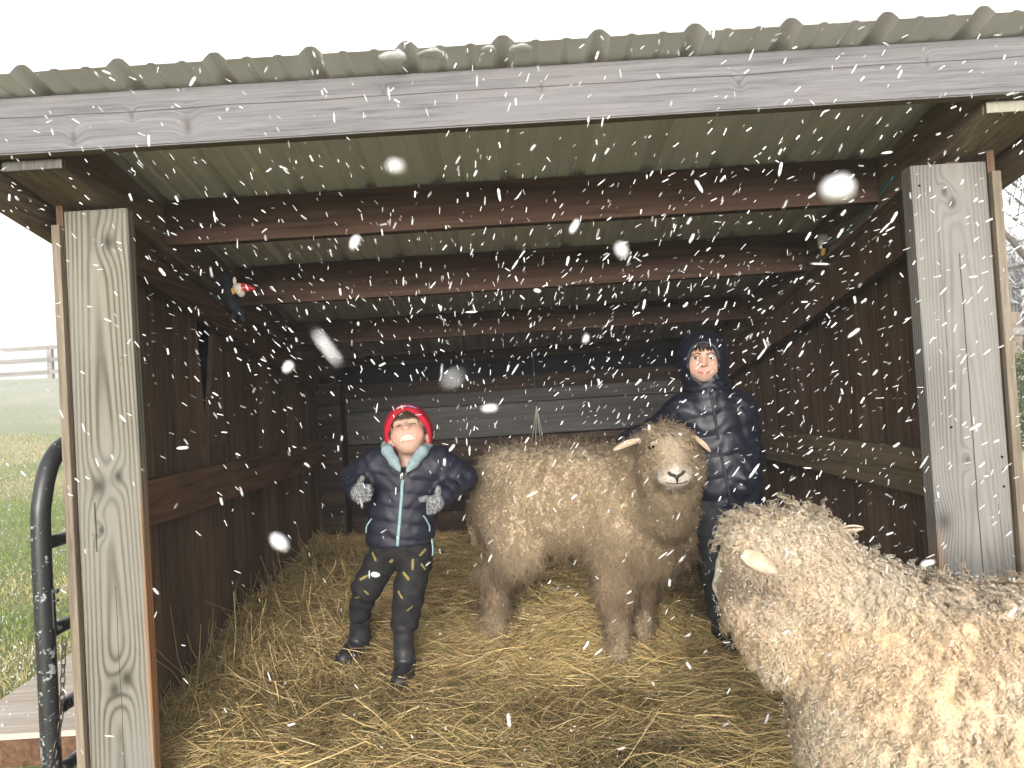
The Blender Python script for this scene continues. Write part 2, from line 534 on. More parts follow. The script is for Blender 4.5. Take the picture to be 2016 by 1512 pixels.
M_endgrain = wood_post("end_grain", 1.365, 0.0, (0.34, 0.32, 0.26), (0.15, 0.13, 0.1), 300)
M_purlin = wood_board("purlin_wood", (0.038, 0.024, 0.018), (0.115, 0.068, 0.049), (0.20, 0.128, 0.094), 'x', 40, 0.3, red=(0.095, 0.054, 0.040))
M_wall = wood_board("wall_wood", (0.07, 0.046, 0.031), (0.155, 0.100, 0.066), (0.25, 0.172, 0.12), 'z', 60, 0.4, bumpd=0.3)
M_rail = wood_board("rail_wood", (0.045, 0.026, 0.016), (0.14, 0.078, 0.047), (0.23, 0.135, 0.082), 'y', 60, 0.2)
M_rail_pale = wood_board("rail_wood_pale", (0.07, 0.055, 0.035), (0.17, 0.135, 0.085), (0.25, 0.20, 0.13), 'y', 60, 0.2)
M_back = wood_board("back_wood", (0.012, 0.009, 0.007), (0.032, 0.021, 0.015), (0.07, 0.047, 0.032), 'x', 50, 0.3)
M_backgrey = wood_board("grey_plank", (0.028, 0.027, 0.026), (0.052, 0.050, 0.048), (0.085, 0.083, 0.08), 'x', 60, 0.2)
M_dark = plain("dark_gap", (0.008, 0.009, 0.012), 0.95, 0.05)
M_rust = plain("rust", (0.17, 0.085, 0.05), 0.9, 0.1)
M_edge = wood_board("board_edge", (0.10, 0.085, 0.065), (0.20, 0.165, 0.125), (0.30, 0.26, 0.21), 'z', 120, 0.15)
M_deck = wood_board("deck_wood", (0.40, 0.33, 0.26), (0.56, 0.48, 0.40), (0.72, 0.66, 0.60), 'x', 60, 0.1)

g = NG("roof_metal")
P = g.obj()
M_roof = g.done(g.ramp(g.noise(g.vmul(P, (6, 2, 6)), 1.0, 5, 0.6), [(0.3, (0.515, 0.50, 0.505)), (0.7, (0.615, 0.60, 0.605))]), 0.5, 0.35)

# ------------------------------------------------------------------ ground
def terrain(x, y):
    d = np.hypot(x, y)
    side = sstep((3.0 - x) / 9.0)
    z = 2.75 * sstep((d - 5.5) / 25.0) * side - 0.012 * np.maximum(d - 31, 0) * side
    return z + 0.6 * sstep((d - 14) / 20.0) * (1 - side) + 0.02 * np.sin(x * 1.7) * np.sin(y * 1.3) * sstep((d - 3.5) / 3)


def bedding(x, y):
    low = 1 - 0.6 * sstep((x - 0.5) / 0.3)
    b = 0.02 + 0.16 * sstep((y - 2.6) / 0.9) * low + 0.07 * sstep((y - 3.5) / 1.0)
    b = b + 0.11 * sstep((-x - 0.75) / 0.4) * sstep((y - 2.15) / 0.5) * sstep((4.9 - y) / 0.4) * (1 - 0.45 * sstep((y - 2.7) / 0.8))
    return b


gx = np.concatenate([np.linspace(-160, -14, 30), np.linspace(-13, 13, 90), np.linspace(14, 160, 30)])
gy = np.concatenate([np.linspace(-160, -6, 22), np.linspace(-5, 16, 80), np.linspace(17, 60, 40), np.linspace(65, 200, 16)])
GX, GY = np.meshgrid(gx, gy, indexing='ij')
GZ = terrain(GX, GY) - 0.004
idx = np.arange(GX.size).reshape(GX.shape)
Q = np.stack([idx[:-1, :-1], idx[1:, :-1], idx[1:, 1:], idx[:-1, 1:]], -1).reshape(-1, 4)
g = NG("turf")
P = g.obj(); X_, Y_, Z_ = g.sep(P)
n1 = g.noise(g.vmul(P, (1, 1, 0.2)), 0.55, 4, 0.6); n2 = g.noise(P, 9, 5, 0.7); n3 = g.noise(P, 70, 3, 0.7)
c = g.mix(g.ramp(n1, [(0.45, 0.0), (0.65, 1.0)]), (0.20, 0.25, 0.08), (0.40, 0.35, 0.19))
c = g.mix(g.ramp(n2, [(0.45, 0.0), (0.7, 0.7)]), c, (0.30, 0.26, 0.14))
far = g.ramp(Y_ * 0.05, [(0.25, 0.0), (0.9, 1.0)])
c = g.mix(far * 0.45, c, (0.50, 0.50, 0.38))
snowy = g.ramp(n3 + far * 0.10 + g.ramp(X_ * 0.2, [(0.3, 0.0), (1.0, 0.16)]), [(0.60, 0.0), (0.66, 1.0)])
c = g.mix(snowy * 0.8, c, (0.78, 0.79, 0.80))
g.bump(n3 + n2, 0.8, 0.02)
M_turf = g.done(c, 0.95, 0.1)
tag(mesh_obj("ground", np.stack([GX.ravel(), GY.ravel(), GZ.ravel()], 1), Q, M_turf, smooth=True), kind="structure",
    label="grassy field dusted with snow rising behind the shed")

# ------------------------------------------------------------------ the shed
S = 0.18                                            # roof pitch, falling to the back
def roof_z(y): return 1.925 - S * (y - 1.85)
YB = 4.72                                           # back wall
shed = thing("shed", (0.05, 3.2, 0.0), "open-fronted wooden animal shelter with grey fascia board and corrugated metal roof", "shed")

# corrugated sheet: tall ribs every 233 mm with two low stiffening ribs between
prof = []
k0, k1 = -7, 8
for k in range(k0, k1):
    X0 = 0.028 + 0.2335 * k
    for dx, dz in ((-0.029, 0.0), (-0.023, 0.007), (-0.013, 0.0165), (-0.006, 0.0195), (0.006, 0.0195), (0.013, 0.0165), (0.023, 0.007), (0.029, 0.0),
                   (0.066, 0.0), (0.074, 0.004), (0.084, 0.004), (0.092, 0.0), (0.142, 0.0), (0.15, 0.004), (0.16, 0.004), (0.168, 0.0)):
        prof.append((X0 + dx, dz))
prof = A([p for p in prof if -1.56 < p[0] < 1.70])
ys = np.concatenate([np.linspace(1.765, 1.9, 5), np.linspace(2.0, YB + 0.25, 28)])
nx, ny = len(prof), len(ys)
def sheet(off):
    Vv = np.zeros((nx, ny, 3)); Vv[:, :, 0] = prof[:, :1]; Vv[:, :, 1] = ys[None]
    dent = (vnoise(np.stack([Vv[..., 0].ravel(), Vv[..., 1].ravel(), np.zeros(nx * ny)], 1), 5.0, 3).reshape(nx, ny) - 0.5) * 0.004
    Vv[:, :, 2] = roof_z(ys)[None] + 0.002 + prof[:, 1:] + dent + off
    return Vv.reshape(-1, 3)
top = sheet(0.0012); bot = sheet(0.0)
ii = np.arange(nx * ny).reshape(nx, ny)
Qt = np.stack([ii[:-1, :-1], ii[1:, :-1], ii[1:, 1:], ii[:-1, 1:]], -1).reshape(-1, 4)
Qb = Qt[:, ::-1] + nx * ny
e = ii[:, 0]; rim = np.stack([e[:-1] + nx * ny, e[1:] + nx * ny, e[1:], e[:-1]], 1)
mesh_obj("roof", np.vstack([top, bot]), [Qt, Qb, rim], M_roof, shed)

# fascia board, slightly waney
def wavy_board(name, x0, x1, y0, y1, zlo, zhi, mat, n=60, amp=0.002):
    xs = np.linspace(x0, x1, n); w1 = (vnoise(np.stack([xs, xs * 0, xs * 0], 1), 6, 5) - 0.5) * amp
    ring = np.stack([np.stack([xs, np.full(n, y0), zlo + w1], 1), np.stack([xs, np.full(n, y0), zhi + xs * 0], 1),
                     np.stack([xs, np.full(n, y1), zhi + xs * 0], 1), np.stack([xs, np.full(n, y1), zlo + w1], 1)], 1)
    ix = np.arange(n * 4).reshape(n, 4)
    q = np.stack([ix[:-1], np.roll(ix[:-1], -1, 1), np.roll(ix[1:], -1, 1), ix[1:]], -1).reshape(-1, 4)
    q = np.vstack([q, ix[0][None, ::-1], ix[-1][None]])
    o = mesh_obj(name, ring.reshape(-1, 3), q, mat, shed, rnd=np.full(n * 4, 0.6))
    bm = bmesh.new(); bm.from_mesh(o.data); bmesh.ops.recalc_face_normals(bm, faces=bm.faces)
    ed = [e_ for e_ in bm.edges if len(e_.link_faces) == 2 and e_.calc_face_angle(0) > 1.2]
    bmesh.ops.bevel(bm, geom=ed, offset=0.0035, segments=2, affect='EDGES'); bm.to_mesh(o.data); bm.free()
    return o


# the fascia has its own drying crack and knots
g = NG("fascia_weathered")
P = g.obj(); x, y, z = g.sep(P)
st = g.vmul(P, (0.03, 1, 1))
warp = g.noise(g.vmul(P, (2.2, 1, 9)), 1.0, 2) - 0.5
kp = None; kc = None
for kx, kz, sx in ((-0.78, 1.82, 0.028), (-1.07, 1.81, 0.022), (-0.92, 1.855, 0.012), (0.12, 1.865, 0.012), (0.62, 1.845, 0.014), (1.1, 1.87, 0.012), (-0.28, 1.88, 0.008)):
    dx = x - kx; dz = z - kz
    e1 = g.math('EXPONENT', (dx * dx + dz * dz * 0.35) / -(sx * sx)); e2 = g.math('EXPONENT', (dx * dx * 3.0 + dz * dz * 0.4) / -(sx * sx * 0.3))
    kp = e1 if kp is None else kp + e1; kc = e2 if kc is None else kc + e2
P2 = g.vadd(st, g.comb(0.0, 0.0, warp * 0.012 + kp * 0.02))
n = g.noise(P2, 230, 4, 0.7); nb = g.noise(P2, 60, 3, 0.6); blot = g.noise(g.vmul(P, (1.5, 1, 6)), 1.5, 4)
c = g.ramp(n * 0.55 + nb * 0.45, [(0.33, (0.066, 0.065, 0.072)), (0.47, (0.148, 0.146, 0.155)), (0.66, (0.222, 0.219, 0.228))])
c = g.mix(g.ramp(blot, [(0.45, 0.0), (0.7, 0.55)]), c, (0.20, 0.187, 0.188))
c = g.mix(g.math('MINIMUM', kc * 0.8, 0.85), c, (0.10, 0.085, 0.075))
lz = 1.868 + warp * 0.03
crack = g.math('ABSOLUTE', z - (g.noise(g.vmul(P, (0.9, 0, 0)), 1.0, 3) - 0.5) * 0.05 - 1.868).lt(g.math('MULTIPLY', g.noise(g.vmul(P, (3, 0, 0)), 1.0, 2), 0.0022))
c = g.mix(crack * 0.85, c, (0.04, 0.035, 0.035))
top_band = g.ramp((z - 1.895) * 25.0, [(0.0, 0.0), (1.0, 0.35)])  # blends to an even mid grey towards the board's top edge
c = g.mix(top_band, c, (0.15, 0.14, 0.15))
under = y.gt(1.8535)
c = g.mix(under * 0.9, c, (0.13, 0.095, 0.06))
g.bump(n * -0.6 + nb * -0.4 - crack * 2.0, 0.6, 0.003)
M_fascia2 = g.done(c, 0.85, 0.2)
wavy_board("fascia_board", -1.46, 1.60, 1.85, 1.89, 1.777, 1.921, M_fascia2)

# posts
bevel_box("post", [box(-1.255, -1.072, 2.1, 2.142, -0.02, 1.697, 0.0)], M_post_l, shed, 0.006, 3)
bevel_box("post", [box(1.178, 1.396, 2.1, 2.155, -0.02, 1.680, 0.0)], M_post_r, shed, 0.006, 3)
bevel_box("post", [box(-1.215, -1.07, YB - 0.16, YB - 0.016, -0.02, roof_z(YB) - 0.16)], M_back, shed, 0.004)
bevel_box("post", [box(1.22, 1.36, YB - 0.16, YB - 0.016, -0.02, roof_z(YB) - 0.16)], M_back, shed, 0.004)
for nx_, nz_ in ((1.378, 0.832), (1.380, 0.795), (1.377, 0.748), (1.24, 0.925), (1.20, 1.62)):
    nv_, nf_ = tubes(A([[(nx_, 2.103, nz_), (nx_, 2.0985, nz_)]]), A([[0.0042, 0.0036]]), 8, caps=True)
    mesh_obj("nail_head", nv_, nf_, M_dark, shed)
for nx_, nz_ in ((-1.118, 1.262), (-1.108, 1.268), (-1.112, 1.248), (-1.215, 0.77), (-1.212, 0.735)):
    nv_, nf_ = tubes(A([[(nx_, 2.103, nz_), (nx_, 2.0990, nz_)]]), A([[0.0030, 0.0026]]), 6, caps=True)
    mesh_obj("nail_head", nv_, nf_, M_rust, shed)
# sloping beams on the posts and barge boards outside them
def beam(x0, x1, y0, y1, ztop0, h):
    return box(x0, x1, y0, y1, ztop0 - h - S * (y0 - 1.85), ztop0 - S * (y0 - 1.85), S, y0)
bevel_box("beam", [beam(-1.285, -1.128, 1.905, YB + 0.1, 1.905, 0.146)], M_beam, shed, 0.004)
bevel_box("beam", [beam(1.268, 1.455, 1.905, YB + 0.1, 1.905, 0.150)], M_beam, shed, 0.004)
bevel_box("beam_end", [box(-1.284, -1.129, 1.893, 1.9035, 1.749, 1.774)], M_fence_grey, shed, 0.002)
bevel_box("beam_end", [box(1.270, 1.453, 1.893, 1.9035, 1.745, 1.774)], M_endgrain, shed, 0.002)
bevel_box("barge_board", [beam(-1.345, -1.305, 1.893, YB + 0.2, 1.90, 0.215)], M_beam, shed, 0.003)
bevel_box("barge_board", [beam(1.474, 1.514, 1.893, YB + 0.2, 1.90, 0.215)], M_beam, shed, 0.003)
# purlins
for yc, h in ((2.45, 0.148), (3.07, 0.160), (3.88, 0.125)):
    z1 = roof_z(yc) - 0.004
    bevel_box("purlin", [box(-1.126, 1.266, yc, yc + 0.045, z1 - h, z1)], M_purlin, shed, 0.003)
# top plates: sloping boards on the inner face of the side walls
def plate(x0, x1, y0, y1, z0, h, s_):
    return box(x0, x1, y0, y1, z0, z0 + h, s_, y0)
bevel_box("wall_plate", [plate(-1.235, -1.195, 2.145, YB - 0.17, 1.600, 0.135, 0.165)], M_rail, shed, 0.003)
bevel_box("wall_plate", [plate(1.315, 1.355, 2.157, YB - 0.17, 1.525, 0.195, 0.165)], M_wall, shed, 0.003)
# mid rails
bevel_box("wall_rail", [box(-1.236, -1.196, 2.145, YB - 0.17, 0.738, 0.89)], M_rail, shed, 0.004)
bevel_box("wall_rail", [box(1.318, 1.358, 2.157, YB - 0.17, 0.683, 0.836)], M_rail_pale, shed, 0.004)

# side walls of upright boards
def side_wall(x0, x1, y0, y1, wmin, wmax, gap_at=None):
    L = []; yy = y0
    while yy < y1 - 0.02:
        wd = min(rng.uniform(wmin, wmax), y1 - yy)
        xo = rng.uniform(-0.0006, 0.0006)
        zb = rng.uniform(0.01, 0.03)
        L.append((yy, yy + wd - 0.0016, x0 + xo, x1 + xo, zb)); yy += wd
    out = []
    for (a, b, xa, xb, zb) in L:
        if gap_at and a < gap_at[1] and b > gap_at[0]:
            continue
        out.append(box(xa, xb, a, b, zb, roof_z(a) - 0.165, S, a))
    return out
lw = side_wall(-1.276, -1.256, 2.10, 2.945, 0.19, 0.27) + side_wall(-1.276, -1.256, 3.20, YB, 0.19, 0.27)
lw = [c_ for c_ in lw]
# the two boards whose edges splay apart towards the top
def splay(x0, x1, ya0, ya1, yb0, yb1, zm, ztop, y_shift):
    lo_, up_ = [], []
    c1 = A([(x, y_, z_) for x in (x0, x1) for (y_, z_) in ((ya0, 0.02), (ya0, zm), (ya1, 0.02), (ya1, zm))])
    c2 = A([(x, y_, z_) for x in (x0, x1) for (y_, z_) in ((ya0, zm), (yb0, ztop), (ya1, zm), (yb1, ztop))])
    return [c1, c2]
lw += splay(-1.276, -1.256, 2.948, 3.01, 2.948, 2.955, 0.97, 1.56, 0)
lw += splay(-1.275, -1.255, 3.014, 3.196, 3.15, 3.196, 0.97, 1.53, 0)
Vv, Ff, rr = boxes(lw)
lwall = mesh_obj("side_wall", Vv, Ff, M_wall, shed, rnd=rr)
mesh_obj("backing", box(-1.284, -1.280, 2.9, 3.3, 0.9, 1.6), BOXF, M_dark, shed)
rw = side_wall(1.399, 1.42, 2.10, YB, 0.19, 0.28)
Vv, Ff, rr = boxes(rw)
mesh_obj("side_wall", Vv, Ff, M_wall, shed, rnd=rr)
# pale edges of the outermost boards, seen end-on beside the posts
bevel_box("corner_board", [box(-1.281, -1.2575, 2.082, 2.099, 0.0, 1.655)], M_edge, shed, 0.002)
bevel_box("corner_board", [box(1.3985, 1.424, 2.082, 2.099, 0.0, 1.645)], M_edge, shed, 0.002)
# back wall: level boards with a dark slot and two grey planks
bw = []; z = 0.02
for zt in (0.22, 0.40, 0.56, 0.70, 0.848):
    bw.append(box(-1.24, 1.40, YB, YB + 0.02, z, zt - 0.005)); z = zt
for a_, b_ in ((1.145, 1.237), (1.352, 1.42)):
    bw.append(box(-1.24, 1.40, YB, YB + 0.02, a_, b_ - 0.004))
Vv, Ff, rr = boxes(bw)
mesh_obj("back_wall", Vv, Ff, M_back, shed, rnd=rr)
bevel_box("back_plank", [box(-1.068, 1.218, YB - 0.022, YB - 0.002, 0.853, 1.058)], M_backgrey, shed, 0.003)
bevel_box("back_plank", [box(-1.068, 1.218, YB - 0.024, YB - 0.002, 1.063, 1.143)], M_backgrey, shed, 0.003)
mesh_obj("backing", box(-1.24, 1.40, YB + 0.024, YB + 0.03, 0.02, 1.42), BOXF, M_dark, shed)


# ------------------------------------------------------------------ sheep
M_wool = colmat("wool_fibre", 0.75, 0.2, trans=0.42)
_t = M_wool.node_tree                                   # fibres are too fine to shade singly: lean their normals toward the fleece's
_a = _t.nodes.new("ShaderNodeAttribute"); _a.attribute_name = "nrm"
_ge = _t.nodes.new("ShaderNodeNewGeometry")
_mx = _t.nodes.new("ShaderNodeMix"); _mx.data_type = 'VECTOR'; _mx.inputs[0].default_value = 0.7
_t.links.new(_ge.outputs["Normal"], _mx.inputs[4]); _t.links.new(_a.outputs["Vector"], _mx.inputs[5])
_nz = _t.nodes.new("ShaderNodeVectorMath"); _nz.operation = 'NORMALIZE'; _t.links.new(_mx.outputs[1], _nz.inputs[0])
_t.links.new(_nz.outputs[0], _t.nodes["Principled BSDF"].inputs["Normal"])
M_skin_sheep = colmat("sheep_skin", 0.8, 0.2, noise_amt=0.2, scale=120, bump=0.3)
M_underwool = colmat("matted_wool", 0.85, 0.15, noise_amt=0.35, scale=170, bump=1.0)
M_black = plain("nose_black", (0.018, 0.016, 0.016), 0.5, 0.4)
M_eye_dark = plain("eye_dark", (0.012, 0.009, 0.007), 0.08, 0.6)
M_hoof = plain("hoof_horn", (0.03, 0.025, 0.02), 0.6)


def lerp3(a, b, t):
    return A(a)[None] * (1 - t[:, None]) + A(b)[None] * t[:, None]


# --- brown-grey ewe, broadside, head turned to the camera
ewe = thing("sheep", (0.25, 3.05, 0.05), "dirty fawn long-woolled sheep standing broadside on the straw, face turned to the camera", "sheep")
F = Field((-0.36, 2.42, 0.02), (0.80, 3.52, 1.04), 0.008)
F.cone((-0.01, 3.23, 0.675), (0.46, 3.02, 0.635), 0.205, 0.205, 0.05, ys=0.95)
F.ell((0.20, 3.13, 0.645), (0.30, 0.20, 0.215), 0.06)
F.ell((-0.05, 3.25, 0.61), (0.135, 0.17, 0.22), 0.06)
F.ell((0.52, 2.97, 0.52), (0.165, 0.17, 0.185), 0.06)       # brisket
F.ell((0.41, 2.96, 0.52), (0.15, 0.16, 0.19), 0.05)         # shoulder
F.cone((0.46, 2.98, 0.70), (0.57, 2.80, 0.80), 0.165, 0.125, 0.06)   # neck
F.ell((0.555, 2.735, 0.862), (0.090, 0.09, 0.088), 0.04)    # poll
F.ell((0.556, 2.69, 0.79), (0.104, 0.095, 0.097), 0.04)       # cheeks
F.cone((0.555, 2.665, 0.855), (0.549, 2.598, 0.792), 0.076, 0.056, 0.03)  # face and muzzle
F.ell((0.547, 2.585, 0.778), (0.062, 0.036, 0.035), 0.02)
F.cone((0.555, 2.72, 0.72), (0.555, 2.80, 0.64), 0.09, 0.11, 0.05)   # throat ruff
# legs: front pair nearly upright, hind leg with stifle forward and hock back
F.chain([(0.36, 2.95, 0.46), (0.357, 2.895, 0.31), (0.354, 2.885, 0.20), (0.352, 2.875, 0.07)], [0.100, 0.066, 0.036, 0.040], 0.04)
F.chain([(0.50, 3.02, 0.42), (0.468, 3.0, 0.28), (0.462, 2.99, 0.19), (0.462, 2.975, 0.08)], [0.090, 0.058, 0.035, 0.038], 0.04)
F.chain([(-0.03, 3.12, 0.56), (-0.02, 3.07, 0.44), (-0.115, 3.13, 0.345), (-0.125, 3.115, 0.23), (-0.135, 3.09, 0.13)], [0.140, 0.092, 0.055, 0.042, 0.044], 0.05)
F.chain([(0.00, 3.38, 0.56), (0.02, 3.35, 0.44), (-0.075, 3.40, 0.345), (-0.085, 3.385, 0.23), (-0.095, 3.36, 0.14)], [0.125, 0.08, 0.04, 0.030, 0.034], 0.05)
F.cone((-0.17, 3.29, 0.66), (-0.20, 3.30, 0.50), 0.05, 0.035, 0.03)   # tail
ewe_V, ewe_Q = F.mesh()
def ewe_zone(p):
    """muzzle, face, leg weights"""
    muz = sstep((2.612 - p[:, 1]) / 0.03) * sstep((p[:, 2] - 0.735) / 0.02) * sstep((0.832 - p[:, 2]) / 0.03)
    face = sstep((2.69 - p[:, 1]) / 0.05) * sstep((0.048 - np.abs(p[:, 0] - 0.552)) / 0.03) * (p[:, 2] > 0.72)
    leg = sstep((0.235 - p[:, 2]) / 0.05)
    return muz, face, leg
def ewe_col(p, nn=None):
    muz, face, leg = ewe_zone(p)
    n = vnoise(p, 9, 2); n2 = vnoise(p, 32, 4)
    c = lerp3((0.42, 0.315, 0.20), (0.68, 0.54, 0.37), np.clip(n * 0.7 + n2 * 0.5 - 0.1, 0, 1))
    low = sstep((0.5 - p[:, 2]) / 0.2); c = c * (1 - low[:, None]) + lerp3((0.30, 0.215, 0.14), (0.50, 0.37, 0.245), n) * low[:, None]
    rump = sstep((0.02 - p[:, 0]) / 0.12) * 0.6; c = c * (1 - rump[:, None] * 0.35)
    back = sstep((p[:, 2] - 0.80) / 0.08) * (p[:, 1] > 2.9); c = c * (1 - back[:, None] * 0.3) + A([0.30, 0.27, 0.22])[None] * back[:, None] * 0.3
    c = c * (1 - face[:, None] * 0.7) + A([0.72, 0.61, 0.46])[None] * face[:, None] * 0.7
    c = c * (1 - muz[:, None]) + A([0.70, 0.63, 0.54])[None] * muz[:, None]
    lg = leg * 0.8; c = c * (1 - lg[:, None]) + lerp3((0.42, 0.32, 0.20), (0.66, 0.54, 0.37), n2) * lg[:, None]
    return c
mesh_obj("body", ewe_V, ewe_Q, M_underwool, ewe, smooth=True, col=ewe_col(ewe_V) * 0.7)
def clear_eyes(p):
    return 1 - sum(np.exp(-(((p[:, 0] - ex) / 0.016) ** 2 + ((p[:, 2] - ez - 0.004) / 0.013) ** 2)) * (p[:, 1] < 2.75) for ex, ez in ((0.482, 0.878), (0.622, 0.884)))
def wf(p, nn):
    muz, face, leg = ewe_zone(p)
    return np.clip((1 - muz) * (1 - 0.75 * face) * (1 - 0.15 * leg), 0, 1) * (0.25 + (nn[:, 1] < 0.35)) * (1 + 1.2 * (p[:, 1] < 2.85)) * clear_eyes(p)
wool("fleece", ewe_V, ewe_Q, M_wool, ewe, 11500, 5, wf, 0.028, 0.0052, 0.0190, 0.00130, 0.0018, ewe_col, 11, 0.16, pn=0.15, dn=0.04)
# longer ragged tufts along belly, brisket and legs
def wf2(p, nn):
    return (sstep((0.56 - p[:, 2]) / 0.12) * (p[:, 2] > 0.13) + 0.0) * (p[:, 1] < 3.3)
wool("belly_wool", ewe_V, ewe_Q, M_wool, ewe, 2600, 4, wf2, 0.048, 0.0045, 0.024, 0.0015, 0.005, ewe_col, 11, 0.18, pn=0.2)
# short hair on the face and shanks
def wf3(p, nn):
    muz, face, leg = ewe_zone(p)
    return (face * (1 - 0.93 * muz) * 6 + leg * 0.8) * clear_eyes(p)
wool("face_hair", ewe_V, ewe_Q, M_wool, ewe, 6000, 1, wf3, 0.011, 0.0007, 0.02, 0.0006, 0.001, ewe_col, 4, 0.3)
def sheep_ear(parent, root, tip, width, up, cin, mat):
    """leaf-shaped cupped ear"""
    root, tip, up = A(root, float), A(tip, float), A(up, float)
    n = 14; t = np.linspace(0, 1, n); ax = tip - root; L = np.linalg.norm(ax)
    side = norm(np.cross(ax, up)); upn = norm(np.cross(side, ax))
    wdt = width * np.sin(np.pi * np.clip(t * 0.88 + 0.10, 0, 1)) ** 0.75
    cs = np.linspace(-1, 1, 9); Vv = []
    for off in (0.0, -0.004):
        for i in range(n):
            for q in cs:
                Vv.append(root + ax * t[i] + side * wdt[i] * q + upn * (0.8 * wdt[i] * (q * q - 0.5) + off - 0.10 * L * t[i] ** 2))
    Vv = A(Vv); ix = np.arange(n * 9).reshape(n, 9)
    q1 = np.stack([ix[:-1, :-1], ix[1:, :-1], ix[1:, 1:], ix[:-1, 1:]], -1).reshape(-1, 4)
    q2 = q1[:, ::-1] + n * 9
    bd = np.concatenate([ix[:, 0], ix[-1, 1:], ix[::-1, -1][1:], ix[0, ::-1][1:-1]])
    rim = np.stack([bd, np.roll(bd, -1), np.roll(bd, -1) + n * 9, bd + n * 9], 1)
    return mesh_obj("ear", Vv, [q1, q2, rim], mat, parent, smooth=True, col=np.broadcast_to(A(cin), Vv.shape) * (0.85 + 0.3 * vnoise(Vv, 60, 8))[:, None])
sheep_ear(ewe, (0.458, 2.70, 0.905), (0.350, 2.66, 0.884), 0.014, (0.1, -0.55, 0.8), (0.46, 0.34, 0.24), M_skin_sheep)
sheep_ear(ewe, (0.632, 2.70, 0.915), (0.702, 2.65, 0.858), 0.014, (0.3, -0.55, 0.7), (0.42, 0.31, 0.22), M_skin_sheep)
def fy(x, z): return front_y(ewe_V, x, z, 0.009)
pts = [(0.520, 0.7975), (0.525, 0.790), (0.536, 0.785), (0.5465, 0.779)]
pts2 = [(0.574, 0.7995), (0.568, 0.7915), (0.558, 0.785), (0.5475, 0.779)]
nose_pts = [np.concatenate([spline([(x, fy(x, z) - 0.0005, z) for x, z in q], 10)]) for q in (pts, pts2, [(0.547, 0.781), (0.5475, 0.773), (0.548, 0.765), (0.548, 0.759)], [(0.511, 0.761), (0.529, 0.7565), (0.548, 0.7555), (0.567, 0.757), (0.584, 0.7625)])]
rad_ = A([np.linspace(0.0062, 0.0066, 10), np.linspace(0.0062, 0.0066, 10), np.linspace(0.0060, 0.0032, 10), np.full(10, 0.0018)])
Vv, Ff = tubes(A(nose_pts), rad_, 6, caps=True)
mesh_obj("nose", Vv, Ff, M_black, ewe, smooth=True)
def ellipsoid(name, c, r, mat, parent, Rm=None, n=14, col=None):
    th = np.linspace(0, np.pi, n); ph = np.linspace(0, 2 * np.pi, 2 * n, endpoint=False)
    P_ = np.stack([np.sin(th)[:, None] * np.cos(ph), np.sin(th)[:, None] * np.sin(ph), np.cos(th)[:, None] * np.ones_like(ph)], -1) * A(r)
    if Rm is not None: P_ = P_ @ np.asarray(Rm).T
    P_ = P_ + A(c); ix = np.arange(n * 2 * n).reshape(n, 2 * n)
    q = np.stack([ix[:-1], ix[1:], np.roll(ix[1:], -1, 1), np.roll(ix[:-1], -1, 1)], -1).reshape(-1, 4)
    return mesh_obj(name, P_.reshape(-1, 3), q, mat, parent, smooth=True, col=None if col is None else np.broadcast_to(A(col), (n * 2 * n, 3)))
for ex, ez in ((0.482, 0.880), (0.622, 0.886)):
    ellipsoid("eye", (ex, fy(ex, ez) - 0.006, ez), (0.0125, 0.010, 0.0075), M_eye_dark, ewe)
for hx, hy, hz in ((0.350, 2.865, 0.045), (0.460, 2.965, 0.05), (-0.138, 3.08, 0.105), (-0.098, 3.35, 0.12)):
    ellipsoid("hoof", (hx, hy, hz), (0.036, 0.042, 0.03), M_hoof, ewe)

# --- cream ram in front on the right, seen from behind its left shoulder
ram = thing("sheep", (1.1, 1.45, 0.0), "cream curly-fleeced sheep in the right foreground, looking away into the shed", "sheep")
F = Field((0.30, 0.98, 0.0), (2.0, 2.02, 0.86), 0.009)
F.cone((0.86, 1.53, 0.385), (1.62, 1.36, 0.365), 0.25, 0.265, 0.08)
F.ell((0.75, 1.54, 0.36), (0.20, 0.20, 0.235), 0.08)
F.ell((1.62, 1.36, 0.36), (0.24, 0.25, 0.26), 0.06)
F.cone((0.82, 1.53, 0.43), (0.63, 1.60, 0.62), 0.205, 0.125, 0.06)
F.ell((0.575, 1.62, 0.690), (0.115, 0.108, 0.088), 0.05)
F.ell((0.548, 1.645, 0.605), (0.105, 0.10, 0.105), 0.05)
F.ell((0.575, 1.62, 0.54), (0.105, 0.11, 0.11), 0.05)
F.cone((0.522, 1.69, 0.715), (0.503, 1.735, 0.615), 0.064, 0.060, 0.03)
F.ell((0.525, 1.64, 0.742), (0.075, 0.07, 0.045), 0.03)
F.ell((0.61, 1.63, 0.752), (0.07, 0.07, 0.04), 0.03)
for lx, ly in ((0.78, 1.40), (0.80, 1.66), (1.62, 1.24), (1.64, 1.50)):
    F.chain([(lx, ly, 0.30), (lx - 0.01, ly, 0.15), (lx, ly, 0.03)], [0.10, 0.05, 0.04], 0.05)
